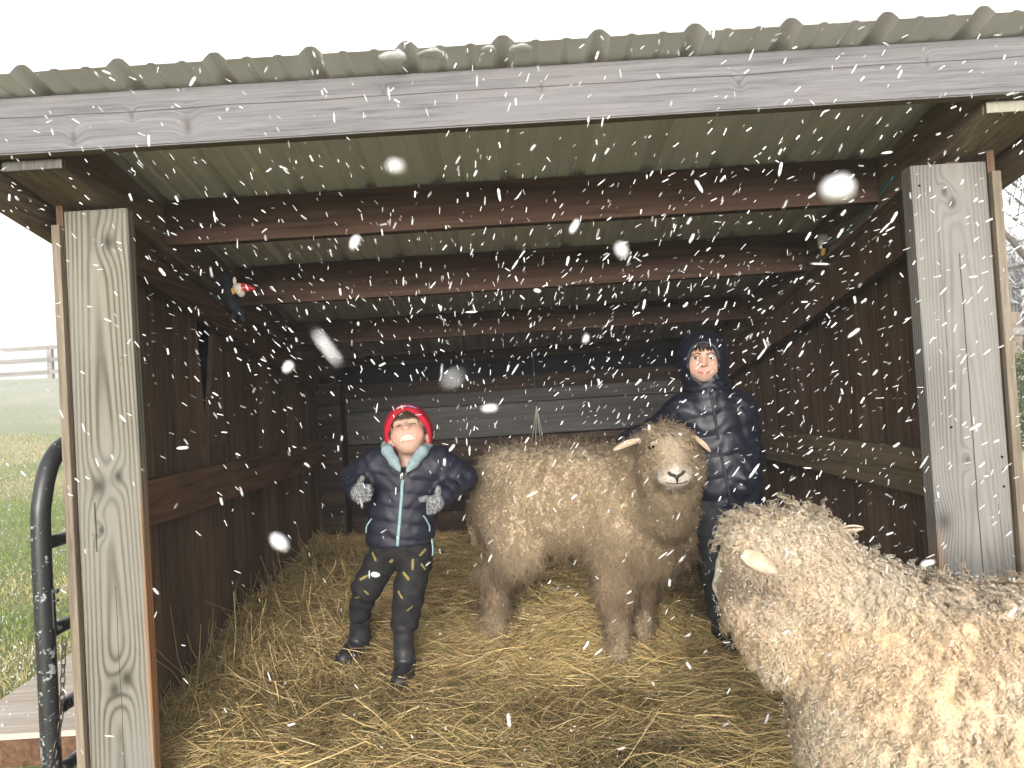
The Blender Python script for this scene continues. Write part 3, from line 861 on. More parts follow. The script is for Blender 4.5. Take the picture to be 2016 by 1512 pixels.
# deep parting lines in the fleece, upright on the flank and slanting on the neck
def folds(Fv, X, Y, Z):
    ps = 1 + 0 * Fv
    a = X + 0.42 * (Z - 0.45) * np.clip((1.05 - X) / 0.35, 0, 1) + 0.022 * np.sin(Z * 31 + X * 9) + 0.013 * np.sin(Z * 57 + X * 23 + Y * 15)
    b = a * 2 * np.pi / 0.043
    amp = 0.0075 * np.clip((X - 0.60) / 0.12, 0, 1) + 0.0015
    rid = (1 - np.abs(np.sin(b * 0.5)) ** 0.6)
    cross_ = 0.0022 * np.sin(Z * 95 + 4 * np.sin(X * 40) + Y * 40)
    return Fv + amp * (rid - 0.4) * ps + cross_
F.apply(folds)
ram_V, ram_Q = F.mesh()
def ram_zone(p):
    fwd = A([-0.52, 0.73, -0.42]); q = (p - A([0.56, 1.64, 0.66])) @ fwd
    a, b = A([0.490, 1.715, 0.715]), A([0.478, 1.755, 0.605]); t = np.clip(((p - a) @ (b - a)) / ((b - a) @ (b - a)), 0, 1)[:, None]
    d = np.linalg.norm(p - a - t * (b - a), axis=1)
    return sstep((0.082 - d) / 0.03)
def ram_fold(p):
    X, Y, Z = p[:, 0], p[:, 1], p[:, 2]
    a = X + 0.42 * (Z - 0.45) * np.clip((1.05 - X) / 0.35, 0, 1) + 0.022 * np.sin(Z * 31 + X * 9) + 0.013 * np.sin(Z * 57 + X * 23 + Y * 15)
    return 1 - np.abs(np.sin(a * np.pi / 0.043)) ** 0.6
def ram_col(p, nn=None):
    n = vnoise(p, 11, 3); n2 = vnoise(p, 45, 6); fc = ram_zone(p)
    c = lerp3((0.88, 0.70, 0.50), (0.96, 0.83, 0.67), np.clip(n * 0.6 + n2 * 0.6 - 0.1, 0, 1))
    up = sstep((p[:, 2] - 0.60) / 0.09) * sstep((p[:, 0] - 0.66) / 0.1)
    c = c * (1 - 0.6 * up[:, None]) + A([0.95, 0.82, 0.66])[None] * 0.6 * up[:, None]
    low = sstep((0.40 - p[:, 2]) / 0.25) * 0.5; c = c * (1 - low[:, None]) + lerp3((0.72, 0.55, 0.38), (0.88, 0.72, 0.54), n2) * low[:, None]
    tan = sstep((vnoise(p, 6, 12) - 0.52) / 0.15) * 0.5; c = c * (1 - tan[:, None]) + A([0.86, 0.64, 0.41])[None] * tan[:, None]
    ear = np.exp(-(((p - A([0.475, 1.53, 0.672])) / A([0.065, 0.12, 0.04])) ** 2).sum(1)) * 0.8
    c = c * (1 - ear[:, None]) + A([0.34, 0.25, 0.175])[None] * ear[:, None]
    c = c * (1 - fc[:, None]) + A([0.80, 0.71, 0.57])[None] * fc[:, None]
    return c
rc = ram_col(ram_V); fo = ram_fold(ram_V)[:, None]
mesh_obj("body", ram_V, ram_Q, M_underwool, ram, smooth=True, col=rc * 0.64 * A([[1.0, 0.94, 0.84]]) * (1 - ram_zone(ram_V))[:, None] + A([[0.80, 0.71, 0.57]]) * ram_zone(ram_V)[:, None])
def wfr(p, nn):
    fc = ram_zone(p)
    vis = (nn @ norm(A([-0.55, -0.75, 0.45]))) > -0.55
    return np.clip(1 - 1.4 * fc, 0, 1) * (0.12 + vis) * (p[:, 0] < 1.55) * (p[:, 2] > 0.1) * (1 - 0.6 * ram_fold(p))
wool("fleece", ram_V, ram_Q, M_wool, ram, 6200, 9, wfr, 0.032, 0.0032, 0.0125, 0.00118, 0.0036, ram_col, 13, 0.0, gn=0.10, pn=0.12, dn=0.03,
     flowf=lambda p, nn: np.stack([-0.35 * np.clip((1.05 - p[:, 0]) / 0.3, 0, 1), 0 * p[:, 0], -np.ones(len(p))], 1))
def wfr2(p, nn):      # loose crimped topknot and neck curls standing off the outline
    hd = (np.exp(-(((p - A([0.58, 1.62, 0.72])) / 0.15) ** 2).sum(1)) + 0.25 * (p[:, 2] > 0.6)) * (p[:, 2] > 0.52)
    return hd * np.clip(1 - 1.6 * ram_zone(p), 0, 1)
wool("topknot", ram_V, ram_Q, M_wool, ram, 3600, 5, wfr2, 0.020, 0.0052, 0.0120, 0.00110, 0.0014, ram_col, 12, 0.22, pn=0.15, dn=0.04)
# meltwater drops caught on the fleece, their sparkle painted in as white
p, nn = sample(ram_V, ram_Q, 2600, lambda p, nn: (0.1 + (nn[:, 2] > -0.2)) * (p[:, 0] < 1.5) * (p[:, 2] > 0.2) * (1 - 0.9 * ram_zone(p)))
p = p + nn * rng.uniform(0.012, 0.024, (len(p), 1)); d_ = norm(rng.normal(0, 1, p.shape)) * rng.uniform(0.0006, 0.0016, (len(p), 1))
Vv, Ff = tubes(np.stack([p - d_, p - d_ * 0.3, p + d_ * 0.3, p + d_], 1), np.tile(A([0.0002, 0.001, 0.001, 0.0002]), (len(p), 1)) * rng.uniform(0.6, 1.5, (len(p), 1)), 4)
M_drop = plain("meltwater", (0.93, 0.94, 0.95), 0.15, 0.6, var=0.02)
tag(mesh_obj("meltwater_drops", Vv, Ff, M_drop, ram, smooth=True), kind="stuff")
sheep_ear(ram, (0.462, 1.555, 0.728), (0.508, 1.485, 0.702), 0.019, (-0.4, -0.7, 0.5), (0.60, 0.48, 0.36), M_skin_sheep)
sheep_ear(ram, (0.672, 1.66, 0.735), (0.772, 1.68, 0.752), 0.022, (0.0, 0.2, 0.9), (0.66, 0.55, 0.42), M_skin_sheep)
ellipsoid("eye", (0.462, 1.672, 0.690), (0.007, 0.010, 0.008), M_eye_dark, ram)
ellipsoid("nose", (0.492, 1.795, 0.590), (0.03, 0.014, 0.016), M_black, ram)


# ------------------------------------------------------------------ straw bedding
ST = []
def straw_mat():
    g = NG("straw")
    c = g.attr("Col")
    g.done(c, 0.55, 0.35)
    return g.mat
M_straw = straw_mat()
bx = np.linspace(-1.27, 1.45, 70); by = np.linspace(1.6, YB - 0.01, 80)
BX, BY = np.meshgrid(bx, by, indexing='ij')
pp = np.stack([BX.ravel(), BY.ravel(), 0 * BX.ravel()], 1)
def lump(x, y):
    p_ = np.stack([x, y, 0 * x], 1)
    return (vnoise(p_, 3.1, 11) - 0.5) * 0.05 + (vnoise(p_, 9, 13) - 0.5) * 0.03
BZ = bedding(pp[:, 0], pp[:, 1]) + lump(pp[:, 0], pp[:, 1]) * sstep((pp[:, 1] - 1.7) / 0.3) - 0.018
edge = sstep((pp[:, 1] - 1.6) / 0.35); BZ = BZ * edge - 0.03 * (1 - edge)
ix = np.arange(BX.size).reshape(BX.shape)
Q = np.stack([ix[:-1, :-1], ix[1:, :-1], ix[1:, 1:], ix[:-1, 1:]], -1).reshape(-1, 4)
M_litter = colmat("litter", 0.95, 0.05)
g = NG("trodden_litter"); P = g.obj()
M_litter = g.done(g.ramp(g.noise(P, 90, 5, 0.7), [(0.3, (0.04, 0.028, 0.015)), (0.55, (0.12, 0.083, 0.040)), (0.75, (0.24, 0.175, 0.085))]), 0.95, 0.05)
g.bump(g.noise(P, 60, 4), 0.8, 0.02)
tag(mesh_obj("litter", np.stack([BX.ravel(), BY.ravel(), BZ], 1), Q, M_litter, smooth=True), kind="structure", label="dark trodden litter floor under the straw")

def straws(n, x0, x1, y0, y1, Lm, up, rad, keep=None, lift=0.03):
    x = rng.uniform(x0, x1, n); y = rng.uniform(y0, y1, n)
    if keep is not None:
        k_ = keep(x, y) > rng.random(n); x, y = x[k_], y[k_]; n = len(x)
    z = bedding(x, y) + lump(x, y) + rng.random(n) ** 1.6 * lift - 0.012
    az = rng.uniform(0, np.pi, n) + 0.0; sw = vnoise(np.stack([x, y, 0 * x], 1), 2.2, 21) * 5
    az = np.where(rng.random(n) < 0.45, sw + rng.normal(0, 0.35, n), az)
    L = Lm * np.exp(rng.normal(-0.1, 0.5, n)); el = rng.normal(0, up, n)
    d = np.stack([np.cos(az) * np.cos(el), np.sin(az) * np.cos(el), np.sin(el)], 1)
    s = np.linspace(-0.5, 0.5, 5)
    bend = rng.normal(0, 0.14, (n, 3)) * A([1, 1, 0.6]); kink = rng.normal(0, 0.10, (n, 1)) * (rng.random((n, 1)) < 0.4)
    P_ = np.stack([x, y, z], 1)[:, None] + d[:, None] * (L[:, None] * s)[..., None] + bend[:, None] * (L[:, None] * (s ** 2 * 2))[..., None]
    P_ = P_ + (np.abs(s)[None, :, None] * kink[:, None, :]) * L[:, None, None] * A([0.5, 0.8, 0.3])
    gz = bedding(P_[..., 0].ravel(), P_[..., 1].ravel()).reshape(P_.shape[:2]) + lump(P_[..., 0].ravel(), P_[..., 1].ravel()).reshape(P_.shape[:2])
    P_[..., 2] += (gz - gz.mean(1, keepdims=True)) * 0.8
    P_[..., 2] = np.maximum(P_[..., 2], gz - 0.012)
    P_[..., 0] = np.clip(P_[..., 0], -1.25, 1.396)
    R_ = rad * rng.uniform(0.55, 1.45, (n, 1)) * A([0.9, 1, 1, 0.95, 0.6])
    hue = np.clip(vnoise(np.stack([x, y, 0 * x], 1), 2.6, 31) * 1.1 - 0.05 + rng.normal(0, 0.30, n), 0, 1)
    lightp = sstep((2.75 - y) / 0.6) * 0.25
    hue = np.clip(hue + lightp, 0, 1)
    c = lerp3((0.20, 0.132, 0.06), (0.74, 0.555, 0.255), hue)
    gs = rng.random(n)
    c[gs < 0.12] = A([0.25, 0.235, 0.08]) * rng.uniform(0.7, 1.2, ((gs < 0.12).sum(), 1))
    c[gs > 0.93] = A([0.72, 0.60, 0.33]) * rng.uniform(0.8, 1.1, ((gs > 0.93).sum(), 1))
    bare = np.exp(-(((x - 0.33) / 0.30) ** 2 + ((y - 2.16) / 0.14) ** 2)); c = c * (1 - 0.55 * bare[:, None])
    return P_, R_, c
def np_cat(*q): return tuple(np.concatenate([t_[i] for t_ in q]) for i in range(3))
sets = [straws(82000, -1.25, 1.39, 1.9, 4.65, 0.12, 0.10, 0.00118, lambda x, y: np.where(y < 3.4, 1.0, 0.85) * (1 - 0.45 * np.exp(-(((x - 0.33) / 0.28) ** 2 + ((y - 2.16) / 0.12) ** 2)))),
        straws(26000, -1.2, 1.0, 1.9, 3.2, 0.08, 0.22, 0.00105),
        straws(2200, -1.2, 1.0, 2.0, 3.3, 0.20, 0.16, 0.0015, lift=0.06),
        np_cat(*[straws(90, fx - 0.12, fx + 0.12, fy_ - 0.16, fy_ + 0.08, 0.12, 0.35, 0.0013, lift=0.07) for fx, fy_ in ((-0.72, 2.95), (-0.485, 2.78), (0.35, 2.87), (0.46, 2.97), (-0.13, 3.09), (-0.1, 3.36), (0.8, 2.93), (0.95, 3.0))]),
        straws(900, -1.23, -0.75, 2.4, 4.2, 0.22, 0.75, 0.0015, lift=0.05)]
PV, PF, PC, o_ = [], [], [], 0
for P_, R_, c in sets:
    Vv, Ff = tubes(P_, R_, 3); PV.append(Vv); PF.append(Ff[0] + o_); o_ += len(Vv)
    PC.append(np.repeat(c, 15, 0) * rng.uniform(0.9, 1.1, (len(Vv), 1)))
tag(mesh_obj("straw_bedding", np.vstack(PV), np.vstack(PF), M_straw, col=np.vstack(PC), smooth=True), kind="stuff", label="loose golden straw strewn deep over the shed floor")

# ------------------------------------------------------------------ grass on both sides of the shed
def blades(n, x0, x1, y0, y1, h, keep, green, wd=0.0022):
    y = y0 + (y1 - y0) * rng.random(n) ** 1.7; x = rng.uniform(x0, x1, n)
    k_ = keep(x, y); x, y = x[k_], y[k_]; n = len(x)
    z = terrain(x, y) - 0.004; az = rng.uniform(0, 6.28, n); ln = np.abs(rng.normal(0.6, 0.45, n)); L = h * rng.uniform(0.5, 1.4, n)
    s = A([0, 0.5, 1.0]); d = np.stack([np.cos(az), np.sin(az)], 1)
    P_ = np.zeros((n, 3, 3)); P_[..., 0] = x[:, None] + d[:, :1] * L[:, None] * np.sin(ln)[:, None] * s ** 1.6; P_[..., 1] = y[:, None] + d[:, 1:] * L[:, None] * np.sin(ln)[:, None] * s ** 1.6
    P_[..., 2] = z[:, None] + L[:, None] * s * np.cos(ln * 0.7)[:, None]
    R_ = wd * (1 + y[:, None] * 0.10) * A([1.0, 0.8, 0.15])[None] * rng.uniform(0.7, 1.3, (n, 1))
    band = vnoise(np.stack([x * 0.4, y * 1.6, 0 * x], 1), 0.8, 41)
    t = np.clip((band - 0.5) * 3.0 + 0.5 + rng.normal(0.12, 0.25, n) + green, 0, 1)
    c = lerp3((0.54, 0.47, 0.25), (0.25, 0.33, 0.09), t)
    sn = rng.random(n) < 0.12; c[sn] = (0.8, 0.82, 0.83); P_[sn] = P_[sn, :1] + (P_[sn] - P_[sn, :1]) * 0.35 + A([0, 0, 0.012])
    return P_, R_, c
sets = [blades(90000, -9.5, -1.5, 2.6, 13, 0.036, lambda x, y: (np.abs(x / y + 0.63) < 0.16) & ~((x > -2.05) & (y < 3.95)), 0.0),
        blades(26000, 1.7, 9, 2.6, 12, 0.05, lambda x, y: np.abs(x / y - 0.70) < 0.10, 0.0)]
PV, PF, PC, o_ = [], [], [], 0
for P_, R_, c in sets:
    Vv, Ff = tubes(P_, R_, 3); PV.append(Vv); PF.append(Ff[0] + o_); o_ += len(Vv); PC.append(np.repeat(c, 9, 0))
tag(mesh_obj("grass", np.vstack(PV), np.vstack(PF), colmat("grass_blade", 0.7, 0.2, 0.2), col=np.vstack(PC)), kind="stuff", label="short winter grass, tan and green, sprinkled with snow")

# ------------------------------------------------------------------ gate, chain, ramp
g = NG("chipped_black_paint")
P = g.obj(); n = g.noise(P, 26, 5, 0.75, 0.4); x, y, z = g.sep(P)
chip = g.ramp(n + (0.55 - z) * 0.12 + g.noise(P, 140, 3, 0.6) * 0.22, [(0.70, 0.0), (0.73, 1.0)])
c = g.mix(chip, (0.022, 0.024, 0.026), (0.34, 0.36, 0.36))
c = g.mix(g.ramp(g.noise(P, 150, 2), [(0.70, 0.0), (0.74, 0.9)]), c, (0.7, 0.7, 0.7))
g.bump(chip * -1.0, 0.3, 0.001)
M_gate = g.done(c, 0.38, 0.5)
gate = thing("gate", (-1.39, 2.15, 0.0), "tubular metal gate with chipped black paint beside the pale left post", "gate")
tube_obj("frame", [(-1.392, 2.145, 0.0), (-1.392, 2.145, 0.3), (-1.392, 2.145, 0.75), (-1.388, 2.155, 0.88), (-1.383, 2.20, 0.985), (-1.38, 2.30, 1.035), (-1.38, 2.55, 1.045), (-1.38, 4.6, 1.05)], 0.0262, M_gate, gate, 60, 16)
for zz in (0.075, 0.252, 0.485, 0.742):
    tube_obj("rail", [(-1.392, 2.165, zz), (-1.39, 2.6, zz), (-1.38, 4.6, zz + 0.01)], 0.0195, M_gate, gate, 12, 14)
bevel_box("latch", [box(-1.372, -1.362, 2.14, 2.152, 0.50, 0.60), box(-1.372, -1.350, 2.14, 2.152, 0.60, 0.612), box(-1.372, -1.352, 2.141, 2.153, 0.575, 0.582)], M_gate, gate, 0.002)
# chain hanging from the gate rail
M_chain = plain("rusty_steel", (0.10, 0.085, 0.07), 0.5, 0.5, 0.6, 0.35, 120)
pth = spline([(-1.352, 2.165, 0.465), (-1.354, 2.155, 0.36), (-1.362, 2.145, 0.23), (-1.375, 2.125, 0.13), (-1.385, 2.115, 0.06), (-1.39, 2.105, 0.01)], 200)
seg = np.concatenate([[0], np.cumsum(np.linalg.norm(np.diff(pth, axis=0), axis=1))])
link_L = 0.030; cs = np.arange(link_L * 0.5, seg[-1], link_L * 0.86)
CP = []
for i, s_ in enumerate(cs):
    c_ = A([np.interp(s_, seg, pth[:, j]) for j in range(3)]); c2 = A([np.interp(min(s_ + 0.01, seg[-1]), seg, pth[:, j]) for j in range(3)])
    T_ = norm(c2 - c_ + 1e-9) if s_ + 0.01 < seg[-1] else T_
    U_ = norm(np.cross(T_, A([0.3, 1, 0.1]))); W_ = np.cross(T_, U_)
    side = U_ if i % 2 == 0 else norm(W_ + 0.35 * U_)
    a_ = np.linspace(0, 2 * np.pi, 17)
    sup = lambda v: np.sign(v) * np.abs(v) ** 0.75
    CP.append(c_ + T_ * (sup(np.cos(a_)) * link_L * 0.56)[:, None] + side * (sup(np.sin(a_)) * 0.0078)[:, None])
Vv, Ff = tubes(A(CP), np.full((len(CP), 17), 0.0021), 6)
tag(mesh_obj("chain", Vv, Ff, M_chain, smooth=True), "thin rusty steel chain dangling from the black gate rail", "chain")
# plywood ramp on a dark joist
ramp_ = thing("ramp", (-1.9, 2.8, 0.0), "pale snow-dusted wooden ramp board on a dark joist at lower left", "ramp")
dk = A([[x, y, z] for (x, y) in ((-1.90, 2.385), (-2.02, 3.9), (-1.30, 2.385), (-1.30, 3.9)) for z in (0.088, 0.107)])
bevel_box("deck", [dk], M_deck, ramp_, 0.002)
bevel_box("joist", [box(-1.95, -1.29, 2.395, 2.435, -0.01, 0.0865)], M_rail, ramp_, 0.003)
p_ = np.stack([rng.uniform(-3.0, -1.3, 900), rng.uniform(2.39, 3.5, 900)], 1); p_ = p_[(p_[:, 1] < 2.39 + (-1.3 - p_[:, 0] + 0.0) * 0 + 1.1) & (p_[:, 0] > -2.38 - (p_[:, 1] - 2.385) * 0.70)]

# ------------------------------------------------------------------ far fences, shrub and snowy trees
M_fence = wood_board("fence_wood", (0.10, 0.095, 0.085), (0.20, 0.19, 0.175), (0.30, 0.29, 0.27), 'x', 20, 0.2)
fence = thing("fence", (-18, 27, 2.3), "grey three-rail board fence along the crest of the field", "fence", None)
xs = np.arange(-28.6, -9.0, 2.35)
base = lambda x: float(terrain(A([x]), A([27.0]))[0])
for x in xs:
    zb = base(x); bevel_box("post", [box(x - 0.09, x + 0.09, 26.9, 27.06, zb - 0.2, zb + 1.32)], M_fence, fence, 0.01)
for k_, off in enumerate((1.20, 0.76, 0.30)):
    L = []
    for xa, xb in zip(xs[:-1], xs[1:]):
        za, zb = base(xa) + off, base(xb) + off
        L.append(A([(x, y, z_ + dz) for (x, z_) in ((xa, za), (xb - 0.01, zb)) for y in (26.86, 26.897) for dz in (0, 0.15)]))
    bevel_box("rail", L, M_fence, fence, 0.006)
rf = thing("fence", (8.2, 12.0, 0.3), "pale weathered fence post and rails before the snowy trees at right", "fence", None)
for i, x in enumerate((6.1, 8.2, 10.3)):
    zb = float(terrain(A([x]), A([12.0]))[0]); bevel_box("post", [box(x - 0.09, x + 0.09, 11.92, 12.08, zb - 0.1, 2.0)], M_edge, rf, 0.01)
for zz in (1.0, 1.62):
    bevel_box("rail", [box(5.9, 10.5, 11.88, 11.915, zz, zz + 0.13)], M_fence, rf, 0.006)

M_bark = plain("bark", (0.10, 0.085, 0.07), 0.9, 0.1, 0, 0.4, 30)
M_twig = colmat("snowy_twig", 0.9, 0.1)
def tree(name, x, y, hgt, label, seed, group):
    r_ = np.random.default_rng(seed); z0 = float(terrain(A([x]), A([y]))[0]) - 0.1
    t = thing(name, (x, y, z0), label, "tree", group)
    lev = [(A([x, y, z0]), A([0, 0, 1.0]), hgt * 0.45, 0.02 * hgt)]; trunk, twig = [], []
    for depth in range(5):
        nxt = []
        for (p0, d0, L, rr_) in lev:
            s_ = np.linspace(0, 1, 6)[:, None]; bend = r_.normal(0, 0.18, 3); P_ = p0 + d0 * L * s_ + bend * L * s_ ** 2
            (trunk if depth < 3 else twig).append((P_, np.linspace(rr_, rr_ * 0.6, 6)))
            for k_ in range((4, 4, 5, 6, 0)[depth]):
                f_ = r_.uniform(0.35, 1.0); q_ = p0 + d0 * L * f_ + bend * L * f_ ** 2
                nd = norm(d0 * 0.7 + r_.normal(0, 0.6, 3) + A([0, 0, 0.15])); nxt.append((q_, nd, L * r_.uniform(0.5, 0.75), max(rr_ * 0.5, 0.006)))
        lev = nxt
    Vv, Ff = tubes(A([q[0] for q in trunk]), A([q[1] for q in trunk]), 6); mesh_obj("trunk", Vv, Ff, M_bark, t, smooth=True)
    Vv, Ff = tubes(A([q[0] for q in twig]), A([q[1] for q in twig]), 3)
    cc = lerp3((0.10, 0.09, 0.08), (0.72, 0.74, 0.76), (r_.random(len(twig)) < 0.5) * 1.0); mesh_obj("crown", Vv, Ff, M_twig, t, col=np.repeat(cc, 18, 0))
    return t
tree("tree", 9.6, 14.5, 6.8, "bare snow-dusted tree beyond the right-hand post, nearest the shed", 3, "snowy trees at right")
tree("tree", 11.6, 16.0, 7.6, "tall bare snow-dusted tree standing behind the nearest one", 5, "snowy trees at right")
tree("tree", 8.6, 18.5, 6.0, "low bare snow-dusted tree farthest back beyond the right-hand post", 8, "snowy trees at right")
def bush(name, x, y, rx, rz, n, label, cat, cols, seed):
    r_ = np.random.default_rng(seed); z0 = float(terrain(A([x]), A([y]))[0]) - 0.02
    t = thing(name, (x, y, z0), label, cat)
    c_ = r_.normal(0, 1, (40, 3)); c_ = norm(c_) * r_.uniform(0.3, 0.95, (40, 1)) * A([rx, rx, rz]) + A([x, y, z0 + rz * 0.95])
    k_ = r_.integers(0, 40, n); p_ = c_[k_] + r_.normal(0, 0.16, (n, 3)) * A([rx, rx, rz]); p_[:, 2] = np.maximum(p_[:, 2], z0 + 0.05)
    d_ = norm(r_.normal(0, 1, (n, 3)) + A([0, 0, 0.3])) * r_.uniform(0.03, 0.06, (n, 1))
    Vv, Ff = tubes(np.stack([p_, p_ + d_ * 0.5, p_ + d_], 1), np.tile(A([0.004, 0.012, 0.001]), (n, 1)), 3, flat=0.3)
    cc = lerp3(cols[0], cols[1], r_.random(n)); sn = (r_.random(n) < 0.12) & (d_[:, 2] > 0); cc[sn] = (0.75, 0.77, 0.78)
    mesh_obj("crown", Vv, Ff, M_twig, t, col=np.repeat(cc, 9, 0))
    ps = [np.linspace(A([x, y, z0]), c_[i], 4) for i in range(14)]
    Vv, Ff = tubes(A(ps), np.tile(np.linspace(0.02, 0.006, 4), (14, 1)), 5); mesh_obj("trunk", Vv, Ff, M_bark, t)
bush("shrub", 7.0, 10.2, 1.05, 0.70, 26000, "dark evergreen shrub flecked with snow beyond the grey right post", "shrub", ((0.04, 0.065, 0.02), (0.14, 0.17, 0.06)), 4)
# brushwood edge of a wood in the fog behind
r_ = np.random.default_rng(77); nb = 9000
bx_ = r_.uniform(8, 34, nb); by_ = 22 + r_.random(nb) * 8; bz_ = terrain(bx_, by_); hh = r_.uniform(0.3, 1.0, nb) ** 0.7 * (3.5 + 2.5 * vnoise(np.stack([bx_, by_, 0 * bx_], 1), 0.35, 3))
P_ = np.stack([np.stack([bx_, by_, bz_ + hh * 0.15], 1), np.stack([bx_ + r_.normal(0, 0.3, nb), by_, bz_ + hh * 0.6], 1), np.stack([bx_ + r_.normal(0, 0.9, nb), by_ + r_.normal(0, 0.5, nb), bz_ + hh], 1)], 1)
Vv, Ff = tubes(P_, np.tile(A([0.035, 0.025, 0.008]), (nb, 1)), 3)
tag(mesh_obj("distant_wood", Vv, Ff, M_twig, col=np.repeat(lerp3((0.12, 0.11, 0.10), (0.6, 0.62, 0.64), r_.random(nb) ** 2), 9, 0)), kind="stuff", label="far snowy brushwood fading into the fog")


# ------------------------------------------------------------------ the two children
M_skin = colmat("skin", 0.5, 0.4, noise_amt=0.05, scale=90, bump=0.05)
M_skin.node_tree.nodes["Principled BSDF"].inputs["Subsurface Weight"].default_value = 0.15
M_skin.node_tree.nodes["Principled BSDF"].inputs["Subsurface Scale"].default_value = 0.004
M_hair = colmat("hair", 0.45, 0.5)
M_sclera = plain("eye_white", (0.75, 0.73, 0.70), 0.2, 0.5, var=0.03)
M_teeth = plain("teeth", (0.60, 0.55, 0.49), 0.3, 0.5, var=0.04)
M_mouth = plain("mouth_inside", (0.18, 0.03, 0.03), 0.5)
def nylon(name, c, c2, rough):
    g = NG(name); P = g.obj()
    n = g.noise(g.vmul(P, (1, 1, 0.5)), 55, 4, 0.6, 0.6); f = g.noise(P, 16, 3)
    g.bump(n * 0.7 + f * 0.2, 0.5, 0.004)
    return g.done(g.ramp(f, [(0.3, c), (0.7, c2)]), rough, 0.5)
M_navy = nylon("navy_nylon", (0.0045, 0.0052, 0.015), (0.009, 0.0105, 0.025), 0.6)
M_navy2 = nylon("dark_navy_nylon", (0.0035, 0.0045, 0.0115), (0.0072, 0.0088, 0.019), 0.5)
M_teal = plain("grey_teal_fleece", (0.22, 0.29, 0.31), 0.9, 0.1, 0, 0.2, 150, 0.4)
M_zip = plain("zip_tape", (0.22, 0.33, 0.36), 0.6, 0.3, 0, 0.25, 200)
M_boot = plain("boot_rubber", (0.022, 0.023, 0.026), 0.42, 0.4, 0, 0.5, 30, 0.2)
M_trs2 = plain("dark_trousers", (0.026, 0.029, 0.031), 0.8, 0.2, 0, 0.3, 25, 0.4)
g = NG("speckled_knit"); P = g.obj()
n = g.voro(P, 230); n2 = g.noise(P, 160, 3, 0.7)
g.bump(n * -1.0, 0.8, 0.004)
M_knit = g.done(g.ramp(n2 * 0.75 + n * 0.4, [(0.35, (0.04, 0.042, 0.045)), (0.55, (0.13, 0.135, 0.14)), (0.72, (0.32, 0.33, 0.34))]), 0.95, 0.1)
M_hat = colmat("red_knit", 0.9, 0.15, noise_amt=0.3, scale=260, bump=0.6)
# black trousers printed with short mustard bars of lettering-like dashes
g = NG("printed_trousers"); P = g.obj(); x, y, z = g.sep(P)
mk = None
for (mx, mz, an, hl, hw) in ((-0.618, 0.425, 0.45, 0.022, 0.0045), (-0.575, 0.505, -1.15, 0.017, 0.004), (-0.452, 0.428, -0.85, 0.018, 0.005), (-0.385, 0.510, 0.75, 0.016, 0.004), (-0.385, 0.455, -1.05, 0.015, 0.003),
                             (-0.506, 0.487, 0.7, 0.009, 0.005), (-0.424, 0.47, 1.5, 0.020, 0.0045), (-0.475, 0.362, -1.0, 0.016, 0.0035), (-0.655, 0.345, 0.5, 0.013, 0.003), (-0.615, 0.365, -0.9, 0.011, 0.003), (-0.44, 0.31, 0.6, 0.013, 0.0025)):
    ca, sa = math.cos(an), math.sin(an); u = (x - mx) * ca + (z - mz) * sa; v = (z - mz) * ca - (x - mx) * sa
    inside = g.math('ABSOLUTE', u).lt(hl) * g.math('ABSOLUTE', v).lt(hw)
    bars = g.math('SINE', u * 900.0 + g.math('SINE', v * 700.0) * 1.2).gt(-0.35)
    q = inside * bars; mk = q if mk is None else g.math('MAXIMUM', mk, q)
mk = mk * y.lt(2.925)
n = g.noise(P, 25, 4); g.bump(n, 0.5, 0.008)
M_trs = g.done(g.mix(mk * 0.9, g.ramp(n, [(0.3, (0.009, 0.009, 0.010)), (0.7, (0.022, 0.022, 0.024))]), (0.40, 0.32, 0.085)), 0.75, 0.2)


